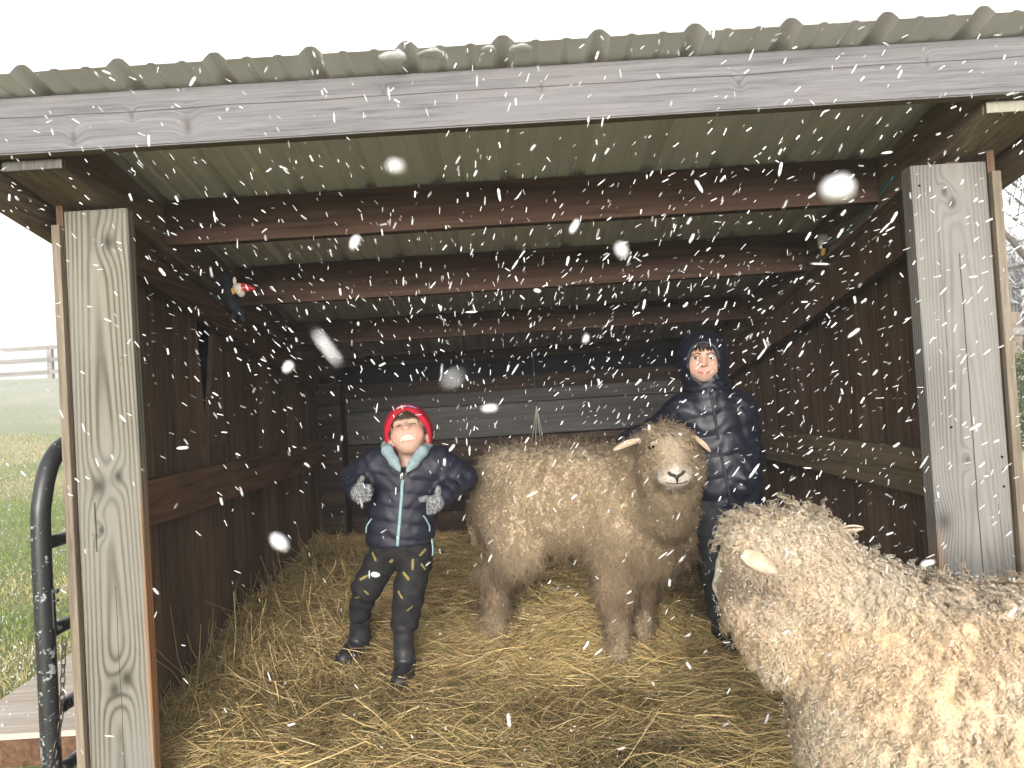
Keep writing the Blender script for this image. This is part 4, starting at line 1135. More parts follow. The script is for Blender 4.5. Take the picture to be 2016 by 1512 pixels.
class Head:
    def __init__(s, c, fwd, roll, size):
        f = norm(A(fwd, float)); up = A([math.sin(roll), 0, math.cos(roll)])
        ex = norm(np.cross(f, up)); ez = np.cross(ex, f)
        s.c, s.M, s.s = A(c, float), np.stack([ex, f, ez], 1), size
    def w(s, p): return s.c + (s.M @ (A(p, float) * s.s))
    def wv(s, P_): return s.c + (np.asarray(P_, float) * s.s) @ s.M.T
    def loc(s, P_): return ((np.asarray(P_) - s.c) @ s.M) / s.s
    def ell(s, F, c, r, k, op='u'): F.ell(s.w(c), A(r) * s.s, k, op, s.M)
    def cone(s, F, a, b, ra, rb, k, op='u'): F.cone(s.w(a), s.w(b), ra * s.s, rb * s.s, k, op)
    def build(s, F, grin):
        E = s.ell
        E(F, (0, -0.012, 0.025), (0.072, 0.088, 0.076), 0.02)
        E(F, (0, 0.024, -0.026), (0.058, 0.056, 0.063), 0.03)
        E(F, (0, 0.041, -0.067), (0.032, 0.026, 0.022), 0.03)
        for q in (-1, 1):
            E(F, (q * 0.034, 0.052, -0.034 + 0.004 * grin), (0.026 + 0.002 * grin, 0.020 + 0.003 * grin, 0.026), 0.025)
            E(F, (q * 0.030, 0.083, 0.008), (0.017, 0.016, 0.0095), 0.012, 's')
            E(F, (q * 0.028, 0.066, 0.024), (0.020, 0.012, 0.006), 0.012)
            E(F, (q * 0.009, 0.081, -0.020), (0.0075, 0.009, 0.006), 0.006)
            E(F, (q * 0.073, -0.006, -0.012), (0.010, 0.020, 0.030), 0.008)
            E(F, (q * 0.081, -0.001, -0.012), (0.005, 0.011, 0.018), 0.006, 's')
        s.cone(F, (0, 0.070, 0.012), (0, 0.086, -0.013), 0.0065, 0.0085, 0.014)
        s.cone(F, (0, 0.086, -0.013), (0, 0.088, -0.018), 0.0085, 0.0088, 0.006)
        if grin:
            E(F, (0, 0.092, -0.0535), (0.035, 0.034, 0.0130), 0.004, 's')
            up = [(-0.036, 0.054, -0.048), (-0.017, 0.075, -0.0395), (0, 0.080, -0.0375), (0.017, 0.075, -0.0395), (0.036, 0.054, -0.048)]
            lo = [(-0.036, 0.054, -0.048), (-0.017, 0.072, -0.065), (0, 0.076, -0.0695), (0.017, 0.072, -0.065), (0.036, 0.054, -0.048)]
        else:
            up = [(-0.022, 0.066, -0.0505), (-0.009, 0.0765, -0.0475), (0, 0.078, -0.0490), (0.009, 0.0765, -0.0475), (0.022, 0.066, -0.0495)]
            lo = [(-0.022, 0.066, -0.0515), (-0.009, 0.0750, -0.0570), (0, 0.0765, -0.0580), (0.009, 0.0750, -0.0570), (0.022, 0.066, -0.0505)]
        for L in (up, lo):
            for a_, b_ in zip(L[:-1], L[1:]): s.cone(F, a_, b_, 0.0040, 0.0040, 0.003)
    def paint(s, V_, base, grin, rosy):
        l = s.loc(V_); c = np.broadcast_to(A(base), V_.shape).copy()
        def blend(wt, col): c[:] = c * (1 - wt[:, None]) + A(col)[None] * wt[:, None]
        for q in (-1, 1):
            blend(np.exp(-(((l - A([q * 0.040, 0.055, -0.036])) / A([0.022, 0.04, 0.020])) ** 2).sum(1)) * rosy, (0.62, 0.22, 0.17))
            blend(np.exp(-(((l - A([q * 0.030, 0.075, 0.001])) / A([0.020, 0.03, 0.010])) ** 2).sum(1)) * 0.35, (0.48, 0.26, 0.20))
        blend(np.exp(-(((l - A([0, 0.095, -0.020])) / A([0.014, 0.02, 0.010])) ** 2).sum(1)) * rosy * 0.6, (0.62, 0.25, 0.19))
        if grin:
            rr_ = np.sqrt((l[:, 0] / 0.037) ** 2 + ((l[:, 2] + 0.0535) / 0.0165) ** 2); lip = 0.75 * np.exp(-((rr_ - 0.97) / 0.10) ** 2) * (l[:, 1] > 0.05)
        else:
            rr_ = np.sqrt((l[:, 0] / 0.022) ** 2 + ((l[:, 2] + 0.0525) / 0.0085) ** 2); lip = sstep((1.15 - rr_) / 0.3) * (l[:, 1] > 0.05)
        blend(lip * 0.85, (0.46, 0.16, 0.14))
        return c
    def surf(s, V_, x, z, r=0.007):
        l = s.loc(V_); k_ = ((l[:, 0] - x) ** 2 + (l[:, 2] - z) ** 2 < r * r) & (l[:, 1] > 0)
        return l[k_, 1].max() if k_.any() else 0.07


def hair_part(name, H, locks, parent, n, rad, cols, spread=0.004):
    Ps = []
    for lk in locks:
        base = spline(lk, 8)
        for _ in range(n):
            o = rng.normal(0, spread, 3); o2 = rng.normal(0, spread * 0.8, 3); t = np.linspace(0, 1, 8)[:, None]
            Ps.append(H.wv(base + o * (1 - t) + o2 * t))
    P_ = A(Ps); Vv, Ff = tubes(P_, np.tile(rad * A([1, 1, 1, 1, 0.9, 0.8, 0.6, 0.25]), (len(P_), 1)), 4)
    cc = lerp3(cols[0], cols[1], rng.random(len(P_)))
    return mesh_obj(name, Vv, Ff, M_hair, parent, smooth=True, col=np.repeat(cc, 32, 0))


def plane_cut(F, n, c):
    n = A(n, float); F.apply(lambda Fv, X, Y, Z: np.maximum(Fv, n[0] * X + n[1] * Y + n[2] * Z - c))


def cloth(F, amp=0.003, sc=(40, 40, 70)):
    F.apply(lambda Fv, X, Y, Z: Fv + amp * (np.sin(Z * sc[2] + 3 * np.sin(X * sc[0])) * np.sin(X * sc[0] * 0.7 + 2 * np.sin(Z * 31) + Y * 20)))


def hand(F, wrist, palm, fdir, side, curl, s=1.0, thumb=None):
    """palm, four unequal bent fingers, thumb off the palm's side"""
    wrist, palm, fdir, side, curl = (A(v, float) for v in (wrist, palm, fdir, side, curl))
    fdir, side, curl = norm(fdir), norm(side), norm(curl)
    F.cone(wrist, palm, 0.020 * s, 0.024 * s, 0.01)
    for i, L in enumerate((0.9, 1.0, 0.93, 0.74)):
        k0 = palm + side * (i - 1.5) * 0.0135 * s + fdir * 0.010 * s
        k1 = k0 + fdir * 0.022 * s * L + curl * 0.004 * s
        k2 = k1 + norm(fdir * 0.35 + curl) * 0.020 * s * L
        k3 = k2 + norm(curl - fdir * 0.7) * 0.016 * s * L
        F.chain([k0, k1, k2, k3], [0.0105 * s, 0.0098 * s, 0.009 * s, 0.0082 * s], 0.003)
    tb = palm - side * 0.022 * s
    td = norm(A(thumb, float)) if thumb is not None else norm(fdir - side)
    F.chain([tb, tb + td * 0.022 * s, tb + td * 0.042 * s], [0.012 * s, 0.0105 * s, 0.009 * s], 0.006)


# ---- the younger boy
kid = thing("person", (-0.58, 2.93, 0.05), "grinning small child in red knit hat, navy quilted jacket and grey gloves, elbows out", "person")
H = Head((-0.420, 2.905, 0.962), (0.02, -0.84, 0.545), -0.09, 1.0)
F = Field((-0.78, 2.70, 0.04), (-0.10, 3.12, 1.10), 0.0034)
H.build(F, 1)
F.cone((-0.432, 2.94, 0.80), (-0.422, 2.915, 0.93), 0.048, 0.045, 0.02)
F.cone((-0.44, 2.93, 0.78), (-0.475, 2.92, 0.55), 0.085, 0.085, 0.03, ys=0.8)
for sh, el, wr in (((-0.565, 2.935, 0.845), (-0.648, 2.955, 0.795), (-0.607, 2.80, 0.762)), ((-0.305, 2.935, 0.835), (-0.225, 2.96, 0.775), (-0.306, 2.815, 0.715))):
    F.chain([(-0.436, 2.935, 0.80), sh, el, wr], [0.05, 0.036, 0.030, 0.022], 0.02)
hand(F, (-0.607, 2.80, 0.762), (-0.600, 2.785, 0.763), (0.5, -0.7, 0.0), (0.0, 0.1, 1.0), (0.6, 0.7, 0), 0.55, (0.7, -0.4, 0.4))
hand(F, (-0.306, 2.815, 0.715), (-0.314, 2.80, 0.708), (-0.6, -0.7, 0.0), (0.0, 0.1, -1.0), (-0.5, 0.7, 0), 0.5, (-0.1, -0.2, 0.9))
for c_ in ([(-0.545, 2.925, 0.48), (-0.628, 2.94, 0.37), (-0.672, 2.995, 0.22), (-0.69, 3.025, 0.11), (-0.72, 2.95, 0.095)], [(-0.425, 2.92, 0.48), (-0.462, 2.87, 0.355), (-0.476, 2.86, 0.20), (-0.48, 2.86, 0.075), (-0.484, 2.785, 0.06)]):
    F.chain([(-0.478, 2.92, 0.54)] + c_, [0.07, 0.050, 0.036, 0.026, 0.024, 0.020], 0.02)
kV, kQ = F.mesh()
mesh_obj("body", kV, kQ, M_skin, kid, smooth=True, col=H.paint(kV, (0.47, 0.305, 0.235), 1, 0.65))
# teeth, narrowed eyes, brows
Vt = []
for zc, hh_, n_, wd in ((-0.0475, 0.0116, 8, 0.0077), (-0.0590, 0.0102, 8, 0.0070)):
    for i in range(n_):
        xx = (i - (n_ - 1) / 2) * wd; yy = 0.0775 - 9.5 * xx * xx; h_ = hh_ * (1 - 0.25 * abs(i - 3.5) / 3.5)
        Vt.append(H.wv(box(xx - wd * 0.46, xx + wd * 0.46, yy - 0.006, yy, zc - h_ * 0.5, zc + h_ * 0.5)))
Vv, Ff, rr = boxes(Vt); mesh_obj("teeth", Vv, Ff, M_teeth, kid)
ellipsoid("mouth", H.w((0, 0.058, -0.0535)), A((0.029, 0.010, 0.013)) * 1.0, M_mouth, kid, H.M)
for q in (-1, 1):
    pts = [(q * 0.0165, 0.006), (q * 0.024, 0.0085), (q * 0.032, 0.0095), (q * 0.041, 0.0065)]
    P_ = spline([H.w((x, H.surf(kV, x, z, 0.005) - 0.0006, z)) for x, z in pts], 10)[None]
    Vv, Ff = tubes(P_, A([[0.0006, 0.0011, 0.0016, 0.0019, 0.0019, 0.0019, 0.0019, 0.0016, 0.0011, 0.0006]]), 6, caps=True)
    mesh_obj("eye", Vv, Ff, M_eye_dark, kid, smooth=True)
    bl = [[(q * 0.012, 0.080, 0.025), (q * 0.028, 0.081, 0.031), (q * 0.045, 0.062, 0.026)]]
    bl = [[(x, H.surf(kV, x, z) + 0.0005, z) for x, y, z in b_] for b_ in bl]
    hair_part("eyebrow", H, bl, kid, 6, 0.0005, ((0.16, 0.10, 0.06), (0.24, 0.15, 0.10)), 0.0012)
locks = []
for i, x in enumerate(np.linspace(-0.052, 0.056, 17)):
    if -0.012 < -x < 0.004: continue
    drop = 0.030 + 0.022 * abs(x) / 0.05; sw = -0.014 if -x > 0.0 else 0.012
    ry = 0.077 * math.sqrt(max(0.05, 1 - (x / 0.074) ** 2)); zt = 0.068 - 3.4 * x * x * 2
    locks.append([(x, ry - 0.010, zt + 0.012), (x - sw * 0.4, ry + 0.004, zt - drop * 0.45), (x - sw, ry - 0.001, zt - drop - rng.uniform(0, 0.006))])
for q in (-1, 1):
    for f_ in range(3): locks.append([(q * 0.062, 0.036 - 0.008 * f_, 0.040), (q * 0.068, 0.032 - 0.008 * f_, 0.014), (q * 0.068, 0.026 - 0.008 * f_, -0.016)])
hair_part("hair", H, locks, kid, 30, 0.0012, ((0.020, 0.012, 0.008), (0.065, 0.038, 0.022)))
# knit hat
F = Field((-0.56, 2.76, 0.82), (-0.27, 3.06, 1.11), 0.003)
H.ell(F, (0, -0.014, 0.030), (0.095, 0.108, 0.110), 0.01); H.cone(F, (0, -0.024, 0.02), (0, -0.045, -0.045), 0.093, 0.084, 0.02)
nl = norm(A([0, 1.05, -0.93])); nw = H.M @ nl; plane_cut(F, nw, float(nw @ H.w((0, 0.078, 0.062))))
H.ell(F, (0, -0.012, 0.022), (0.0745, 0.0905, 0.0765), 0.004, 's')
hv, hq = F.mesh(); l = H.loc(hv)
hc = np.broadcast_to(A([0.30, 0.012, 0.022]), hv.shape).copy()
q_ = (l @ nl) - float(nl @ A([0, 0.078, 0.062]))          # distance from the brim, negative inwards
rim_ = (q_ > -0.010); hc[rim_] = (0.36, 0.015, 0.028)
k_ = (q_ < -0.014) & (q_ > -0.030) & (l[:, 0] < 0.030) & (l[:, 0] > -0.004) & (l[:, 2] > 0.03); hc[k_] = (0.42, 0.46, 0.48)
k_ = (q_ < -0.014) & (q_ > -0.032) & (l[:, 0] <= -0.004) & (l[:, 0] > -0.052) & (l[:, 2] > 0.03); hc[k_] = (0.13, 0.10, 0.26)
k_ = (q_ < -0.020) & (q_ > -0.025) & (l[:, 0] < 0.026) & (l[:, 0] > -0.046) & (l[:, 2] > 0.03); hc[k_] = (0.55, 0.50, 0.55)
mesh_obj("hat", hv, hq, M_hat, kid, smooth=True, col=hc)
# jacket
F = Field((-0.80, 2.70, 0.47), (-0.08, 3.12, 0.98), 0.0045)
pf = (0.0065, 0.058)
F.cone((-0.438, 2.93, 0.79), (-0.478, 2.925, 0.575), 0.132, 0.135, 0.03, ys=0.76, puff=(0.0075, 0.058, 0.01))
F.cone((-0.535, 2.935, 0.845), (-0.335, 2.935, 0.836), 0.072, 0.072, 0.05, puff=(0.004, 0.07, 0))
for sh, el, wr in (((-0.565, 2.935, 0.850), (-0.645, 2.955, 0.800), (-0.607, 2.815, 0.762)), ((-0.305, 2.935, 0.840), (-0.226, 2.96, 0.778), (-0.300, 2.835, 0.717))):
    F.cone(sh, el, 0.066, 0.060, 0.035, puff=(0.007, 0.048, 0.0)); F.cone(el, wr, 0.058, 0.043, 0.02, puff=(0.006, 0.045, 0.01))
F.cone((-0.428, 2.92, 0.90), (-0.434, 2.86, 0.84), 0.060, 0.030, 0.015, 's')
plane_cut(F, (0.03, 0, -1), -0.542 + 0.03 * -0.48)
cloth(F, 0.0022, (38, 40, 85))
jV, jQ = F.mesh()
jacket = mesh_obj("jacket", jV, jQ, M_navy, kid, smooth=True)
tube_obj("zip", on_front(jV, [(-0.434, 0.832), (-0.441, 0.79), (-0.447, 0.74), (-0.454, 0.69), (-0.461, 0.64), (-0.468, 0.59), (-0.474, 0.548)], 0.001, 0.010), 0.0068, M_zip, jacket, 40, 6, 0.45, (0, 1, 0))
ellipsoid("zip_pull", (-0.440, front_y(jV, -0.44, 0.818) - 0.009, 0.815), (0.005, 0.003, 0.013), plain("zip_metal", (0.35, 0.35, 0.35), 0.3, 0.5, 0.9), jacket)
for q in ([(-0.600, 0.598), (-0.597, 0.622), (-0.578, 0.648), (-0.572, 0.652)], [(-0.371, 0.655), (-0.362, 0.640), (-0.353, 0.610), (-0.353, 0.59)]):
    tube_obj("pocket_zip", on_front(jV, q, 0.0005), 0.0034, M_zip, jacket, 16, 6)
tube_obj("drawcord", [(-0.352, 2.90, 0.56), (-0.348, 2.89, 0.52), (-0.350, 2.885, 0.49)], 0.0032, M_zip, jacket, 10, 6)
# hood lining turned down round the neck
F = Field((-0.56, 2.76, 0.78), (-0.29, 3.08, 0.99), 0.0035)
for q in (-1, 1):
    X = lambda x: -0.430 + q * x
    dz = -0.006 * q
    F.chain([(X(0.010), 2.806, 0.832), (X(0.038), 2.815, 0.868 + dz), (X(0.066), 2.855, 0.905 + dz), (X(0.078), 2.92, 0.918 + dz), (X(0.055), 2.99, 0.92), (X(0.0), 3.01, 0.92)], [0.011, 0.020, 0.023, 0.023, 0.03, 0.033], 0.01)
F.cone((-0.428, 2.91, 0.95), (-0.433, 2.83, 0.83), 0.058, 0.030, 0.012, 's')
cV, cQ = F.mesh(); mesh_obj("hood_lining", cV, cQ, M_teal, jacket, smooth=True)
ellipsoid("shirt", (-0.433, 2.885, 0.815), (0.05, 0.045, 0.03), M_boot, kid)
# gloves: knitted, fingers curled, one thumb up
F = Field((-0.67, 2.71, 0.69), (-0.53, 2.86, 0.84), 0.0026)
hand(F, (-0.608, 2.81, 0.762), (-0.602, 2.785, 0.763), (0.55, -0.75, 0.0), (0.0, 0.1, -1.0), (0.65, 0.6, 0), 1.12, (0.5, -0.5, 0.75))
F.cone((-0.610, 2.825, 0.762), (-0.606, 2.80, 0.762), 0.030, 0.028, 0.008); F.ell((-0.598, 2.78, 0.762), (0.033, 0.026, 0.036), 0.01)
gV, gQ = F.mesh(); mesh_obj("glove", gV, gQ, M_knit, kid, smooth=True)
F = Field((-0.41, 2.71, 0.65), (-0.24, 2.87, 0.81), 0.0026)
F.cone((-0.298, 2.845, 0.716), (-0.306, 2.815, 0.714), 0.030, 0.028, 0.008); F.ell((-0.316, 2.79, 0.706), (0.034, 0.026, 0.034), 0.01)
F.chain([(-0.325, 2.782, 0.722), (-0.348, 2.772, 0.728), (-0.368, 2.774, 0.726)], [0.014, 0.0125, 0.011], 0.006)   # forefinger
F.chain([(-0.306, 2.79, 0.728), (-0.304, 2.784, 0.748), (-0.301, 2.784, 0.764)], [0.014, 0.012, 0.0105], 0.006)    # thumb
for i, (zz, L) in enumerate(((0.704, 1.0), (0.690, 0.94), (0.678, 0.76))):
    F.chain([(-0.322, 2.776, zz), (-0.338, 2.766, zz), (-0.336, 2.785, zz - 0.002)], [0.0115, 0.011, 0.010], 0.004)
gV, gQ = F.mesh(); mesh_obj("glove", gV, gQ, M_knit, kid, smooth=True)
# trousers and rubber boots
F = Field((-0.80, 2.74, 0.16), (-0.28, 3.10, 0.62), 0.0045)
F.ell((-0.478, 2.925, 0.525), (0.118, 0.088, 0.075), 0.03)
F.chain([(-0.545, 2.925, 0.49), (-0.625, 2.935, 0.372), (-0.668, 2.985, 0.265)], [0.068, 0.054, 0.047], 0.02)
F.chain([(-0.420, 2.925, 0.49), (-0.450, 2.885, 0.36), (-0.470, 2.865, 0.245)], [0.068, 0.060, 0.054], 0.02)
cloth(F, 0.0045, (30, 30, 60))
tV, tQ = F.mesh(); mesh_obj("trousers", tV, tQ, M_trs, kid, smooth=True)
for pts in ([(-0.667, 2.99, 0.27), (-0.683, 3.02, 0.16), (-0.690, 3.03, 0.115), (-0.708, 2.985, 0.105), (-0.727, 2.925, 0.100)], [(-0.475, 2.86, 0.25), (-0.479, 2.862, 0.12), (-0.48, 2.865, 0.072), (-0.481, 2.82, 0.062), (-0.486, 2.765, 0.056)]):
    lo_ = A(pts).min(0) - 0.08; hi_ = A(pts).max(0) + 0.08
    F = Field(lo_, hi_, 0.0035); F.chain(pts, [0.043, 0.038, 0.038, 0.038, 0.034], 0.018)
    F.chain(pts[:1] + [tuple(A(pts[0]) * 0.88 + A(pts[1]) * 0.12)], [0.0460, 0.0460], 0.003)
    plane_cut(F, (0, 0, -1), -(pts[-1][2] - 0.034))
    b1, b2 = F.mesh(); mesh_obj("boot", b1, b2, M_boot, kid, smooth=True)

# ---- the older boy
lad = thing("person", (0.83, 3.06, 0.05), "taller child in dark navy jacket with hood up, standing behind the fawn sheep", "person")
H2 = Head((0.793, 3.045, 1.197), (-0.20, -0.97, -0.06), 0.05, 1.0)
F = Field((0.38, 2.84, 0.0), (1.08, 3.28, 1.34), 0.0036)
H2.build(F, 0)
F.cone((0.815, 3.08, 1.03), (0.80, 3.06, 1.13), 0.05, 0.046, 0.02)
F.cone((0.825, 3.08, 0.98), (0.86, 3.08, 0.62), 0.10, 0.10, 0.03, ys=0.8)
F.chain([(0.825, 3.08, 0.98), (0.69, 3.085, 0.975), (0.60, 3.14, 0.905), (0.47, 3.10, 0.885)], [0.06, 0.042, 0.034, 0.024], 0.02)
F.chain([(0.825, 3.08, 0.98), (0.955, 3.075, 0.975), (0.968, 3.09, 0.78), (0.90, 3.01, 0.69)], [0.06, 0.042, 0.034, 0.022], 0.02)
hand(F, (0.47, 3.10, 0.885), (0.452, 3.09, 0.882), (-0.8, -0.5, -0.2), (0.4, -0.8, 0), (-0.3, -0.4, -0.8), 0.7, (0.1, -0.6, 0))
hand(F, (0.90, 3.01, 0.69), (0.89, 3.02, 0.675), (-0.4, 0.2, -0.8), (0.7, 0.7, 0), (-0.5, 0.6, -0.4), 0.6, (-0.6, 0.1, -0.3))
for c_ in ([(0.79, 3.06, 0.55), (0.795, 3.03, 0.33), (0.80, 3.02, 0.10), (0.795, 2.95, 0.06)], [(0.93, 3.08, 0.55), (0.945, 3.06, 0.33), (0.95, 3.06, 0.10), (0.945, 2.99, 0.06)]):
    F.chain([(0.86, 3.08, 0.62)] + c_, [0.08, 0.05, 0.042, 0.028, 0.022], 0.02)
lV, lQ = F.mesh()
mesh_obj("body", lV, lQ, M_skin, lad, smooth=True, col=H2.paint(lV, (0.44, 0.285, 0.215), 0, 0.35))
for q in (-1, 1):
    ys_ = H2.surf(lV, q * 0.030, 0.008, 0.005)
    ellipsoid("eye", H2.w((q * 0.030, ys_ - 0.0035, 0.008)), A((0.0132, 0.0075, 0.0066)) * 1.04, M_sclera, lad, H2.M)
    e_ = lad.children[-1] if lad.children else None
    ellipsoid("iris", H2.w((q * 0.030 + 0.001, ys_ + 0.0020, 0.0085)), A((0.0068, 0.0030, 0.0066)) * 1.04, M_eye_dark, lad, H2.M)
    pts = [(q * 0.016, 0.007), (q * 0.024, 0.0125), (q * 0.033, 0.0135), (q * 0.0435, 0.0085)]
    P_ = spline([H2.w((x, ys_ + 0.003 - 14 * (abs(x) - 0.03) ** 2, z)) for x, z in pts], 10)[None]
    Vv, Ff = tubes(P_, A([[0.0005, 0.001, 0.0014, 0.0017, 0.0018, 0.0018, 0.0017, 0.0015, 0.0012, 0.0006]]), 6, caps=True)
    mesh_obj("eyelid", Vv, Ff, M_eye_dark, lad, smooth=True)
    bl = [[(q * 0.011, 0.080, 0.022), (q * 0.028, 0.081, 0.028), (q * 0.046, 0.062, 0.022)]]
    bl = [[(x, H2.surf(lV, x, z) + 0.0008, z) for x, y, z in b_] for b_ in bl]
    hair_part("eyebrow", H2, bl, lad, 13, 0.0006, ((0.03, 0.02, 0.014), (0.07, 0.045, 0.03)), 0.0013)
pm = [(-0.025, -0.0480), (-0.012, -0.0525), (0.0, -0.0535), (0.012, -0.0525), (0.026, -0.0470)]
tube_obj("mouth", [H2.w((x, H2.surf(lV, x, z, 0.004) - 0.0008, z)) for x, z in pm], 0.0011, M_mouth, lad, 14, 6)
ellipsoid("teeth", H2.w((-0.003, H2.surf(lV, -0.003, -0.053, 0.004) - 0.0012, -0.0525)), (0.006, 0.0022, 0.0020), M_teeth, lad, H2.M)
locks = []
for x in np.linspace(-0.050, 0.052, 15):
    ry = 0.079 * math.sqrt(max(0.05, 1 - (x / 0.074) ** 2)); dr = rng.uniform(0.026, 0.046)
    locks.append([(x, ry - 0.012, 0.076), (x + 0.004, ry + 0.003, 0.060), (x + rng.uniform(-0.006, 0.010), ry - 0.001, 0.076 - dr)])
for q in (-1, 1):
    for f_ in range(2): locks.append([(q * 0.060, 0.040 - 0.008 * f_, 0.055), (q * 0.064, 0.038 - 0.008 * f_, 0.03), (q * 0.063, 0.036 - 0.008 * f_, 0.008)])
hair_part("hair", H2, locks, lad, 16, 0.0011, ((0.008, 0.006, 0.005), (0.03, 0.02, 0.014)), 0.0035)
# hooded coat
F = Field((0.40, 2.84, 0.53), (1.10, 3.30, 1.14), 0.005)
F.cone((0.825, 3.085, 0.95), (0.868, 3.085, 0.66), 0.142, 0.150, 0.03, ys=0.78, puff=(0.0075, 0.085, 0.02))
F.cone((0.73, 3.085, 0.985), (0.925, 3.085, 0.98), 0.078, 0.078, 0.05, puff=(0.004, 0.09, 0))
F.cone((0.695, 3.085, 0.985), (0.605, 3.14, 0.91), 0.066, 0.056, 0.035, puff=(0.006, 0.06, 0)); F.cone((0.605, 3.14, 0.91), (0.485, 3.105, 0.885), 0.054, 0.040, 0.02, puff=(0.006, 0.06, 0))
F.cone((0.945, 3.075, 0.975), (0.970, 3.09, 0.785), 0.068, 0.062, 0.035, puff=(0.007, 0.062, 0.01)); F.cone((0.970, 3.09, 0.785), (0.888, 2.985, 0.668), 0.060, 0.046, 0.02, puff=(0.006, 0.055, 0.0))
F.cone((0.812, 3.07, 1.02), (0.806, 3.06, 1.09), 0.088, 0.074, 0.03, puff=(0.005, 0.032, 0))
plane_cut(F, (0, 0, -1), -0.572)
cloth(F, 0.0028, (34, 40, 66))
coatV, coatQ = F.mesh(); coat = mesh_obj("jacket", coatV, coatQ, M_navy2, lad, smooth=True)
tube_obj("zip", on_front(coatV, [(0.800, 1.06), (0.806, 0.98), (0.814, 0.90), (0.822, 0.82), (0.832, 0.74), (0.84, 0.66), (0.846, 0.59)], 0.0, 0.012), 0.006, M_navy, coat, 30, 6, 0.5, (0, 1, 0))
F = Field((0.64, 2.88, 1.02), (0.96, 3.24, 1.35), 0.0038)
H2.ell(F, (0, -0.016, 0.014), (0.105, 0.116, 0.108), 0.02)
F.cone(H2.w((0, -0.02, -0.03)), (0.812, 3.075, 1.06), 0.096, 0.092, 0.03, puff=(0.005, 0.034, 0))
H2.ell(F, (0, 0.112, -0.016), (0.063, 0.092, 0.086), 0.012, 's')
H2.ell(F, (0, 0.0, 0.0), (0.076, 0.090, 0.105), 0.004, 's')
F.apply(lambda Fv, X, Y, Z: Fv + 0.0022 * np.sin(Z * 150 + 20 * (X - 0.8) + 2.5 * np.sin(X * 45)) * np.clip((1.20 - Z) / 0.06, 0.15, 1))
ov, oq = F.mesh(); mesh_obj("hood", ov, oq, M_navy2, coat, smooth=True)
F = Field((0.37, 2.99, 0.80), (0.54, 3.18, 0.95), 0.003)
hand(F, (0.490, 3.105, 0.885), (0.458, 3.085, 0.884), (-0.8, -0.4, -0.15), (0.45, -0.85, 0), (-0.4, -0.3, -0.8), 1.15, (0.1, -0.9, 0.1))
F.cone((0.50, 3.108, 0.886), (0.465, 3.09, 0.885), 0.034, 0.028, 0.01)
gv, gq = F.mesh(); mesh_obj("glove", gv, gq, M_navy2, lad, smooth=True)
F = Field((0.68, 2.90, 0.10), (1.05, 3.20, 0.66), 0.005)
F.ell((0.865, 3.085, 0.58), (0.135, 0.10, 0.07), 0.03)
F.chain([(0.79, 3.07, 0.56), (0.795, 3.04, 0.34), (0.80, 3.025, 0.16)], [0.085, 0.068, 0.058], 0.03)
F.chain([(0.93, 3.085, 0.56), (0.945, 3.06, 0.34), (0.95, 3.06, 0.16)], [0.085, 0.068, 0.058], 0.03)
cloth(F, 0.0045, (30, 30, 55))
tv, tq = F.mesh(); mesh_obj("trousers", tv, tq, M_trs2, lad, smooth=True)
for bx_, by_ in ((0.80, 3.02), (0.95, 3.06)):
    pts = [(bx_, by_, 0.17), (bx_, by_ + 0.005, 0.10), (bx_, by_, 0.065), (bx_ - 0.005, by_ - 0.05, 0.055), (bx_ - 0.01, by_ - 0.105, 0.05)]
    F = Field(A(pts).min(0) - 0.08, A(pts).max(0) + 0.08, 0.004); F.chain(pts, [0.046, 0.044, 0.044, 0.042, 0.038], 0.02); plane_cut(F, (0, 0, -1), -0.016)
    b1, b2 = F.mesh(); mesh_obj("boot", b1, b2, M_boot, lad, smooth=True)


# ------------------------------------------------------------------ small things hung in the shed
M_cream = plain("cream_plastic", (0.55, 0.50, 0.40), 0.5, 0.3)
M_red = plain("red_plastic", (0.42, 0.02, 0.03), 0.4, 0.4)
M_orange = plain("orange_plastic", (0.50, 0.25, 0.03), 0.5, 0.3)
M_darkcloth = plain("dark_green_cloth", (0.012, 0.018, 0.02), 0.8, 0.2, 0, 0.4)
M_cord = plain("teal_cord", (0.06, 0.24, 0.29), 0.5, 0.3)
toy = thing("ornament", (-1.06, 2.76, 1.45), "small dark toy figure with cream head and pointed red cap fixed to the left beam", "ornament")
ellipsoid("head", (-1.0, 2.75, 1.556), (0.024, 0.02, 0.022), M_cream, toy)
ellipsoid("tuft", (-1.012, 2.745, 1.585), (0.007, 0.006, 0.016), M_cream, toy)
ellipsoid("beard", (-0.988, 2.742, 1.537), (0.014, 0.012, 0.014), M_cream, toy)
tube_obj("cap", [(-0.982, 2.748, 1.558), (-0.962, 2.745, 1.556), (-0.935, 2.742, 1.551)], [0.019, 0.013, 0.003], M_red, toy, 10, 12)
ellipsoid("collar", (-1.018, 2.735, 1.545), (0.010, 0.006, 0.013), M_orange, toy)
F = Field((-1.13, 2.68, 1.40), (-0.95, 2.84, 1.64), 0.004)
F.chain([(-1.05, 2.755, 1.60), (-1.038, 2.755, 1.54), (-1.03, 2.755, 1.50)], [0.018, 0.030, 0.022], 0.01)
F.chain([(-1.03, 2.755, 1.505), (-1.015, 2.745, 1.47), (-1.03, 2.74, 1.44)], [0.014, 0.010, 0.009], 0.01)
F.chain([(-1.02, 2.755, 1.50), (-0.995, 2.75, 1.46), (-0.985, 2.745, 1.435)], [0.014, 0.010, 0.008], 0.01)
F.chain([(-1.045, 2.755, 1.55), (-1.085, 2.755, 1.52), (-1.105, 2.755, 1.535)], [0.012, 0.010, 0.008], 0.01)
a_, b_ = F.mesh(); mesh_obj("figure", a_, b_, M_darkcloth, toy, smooth=True)
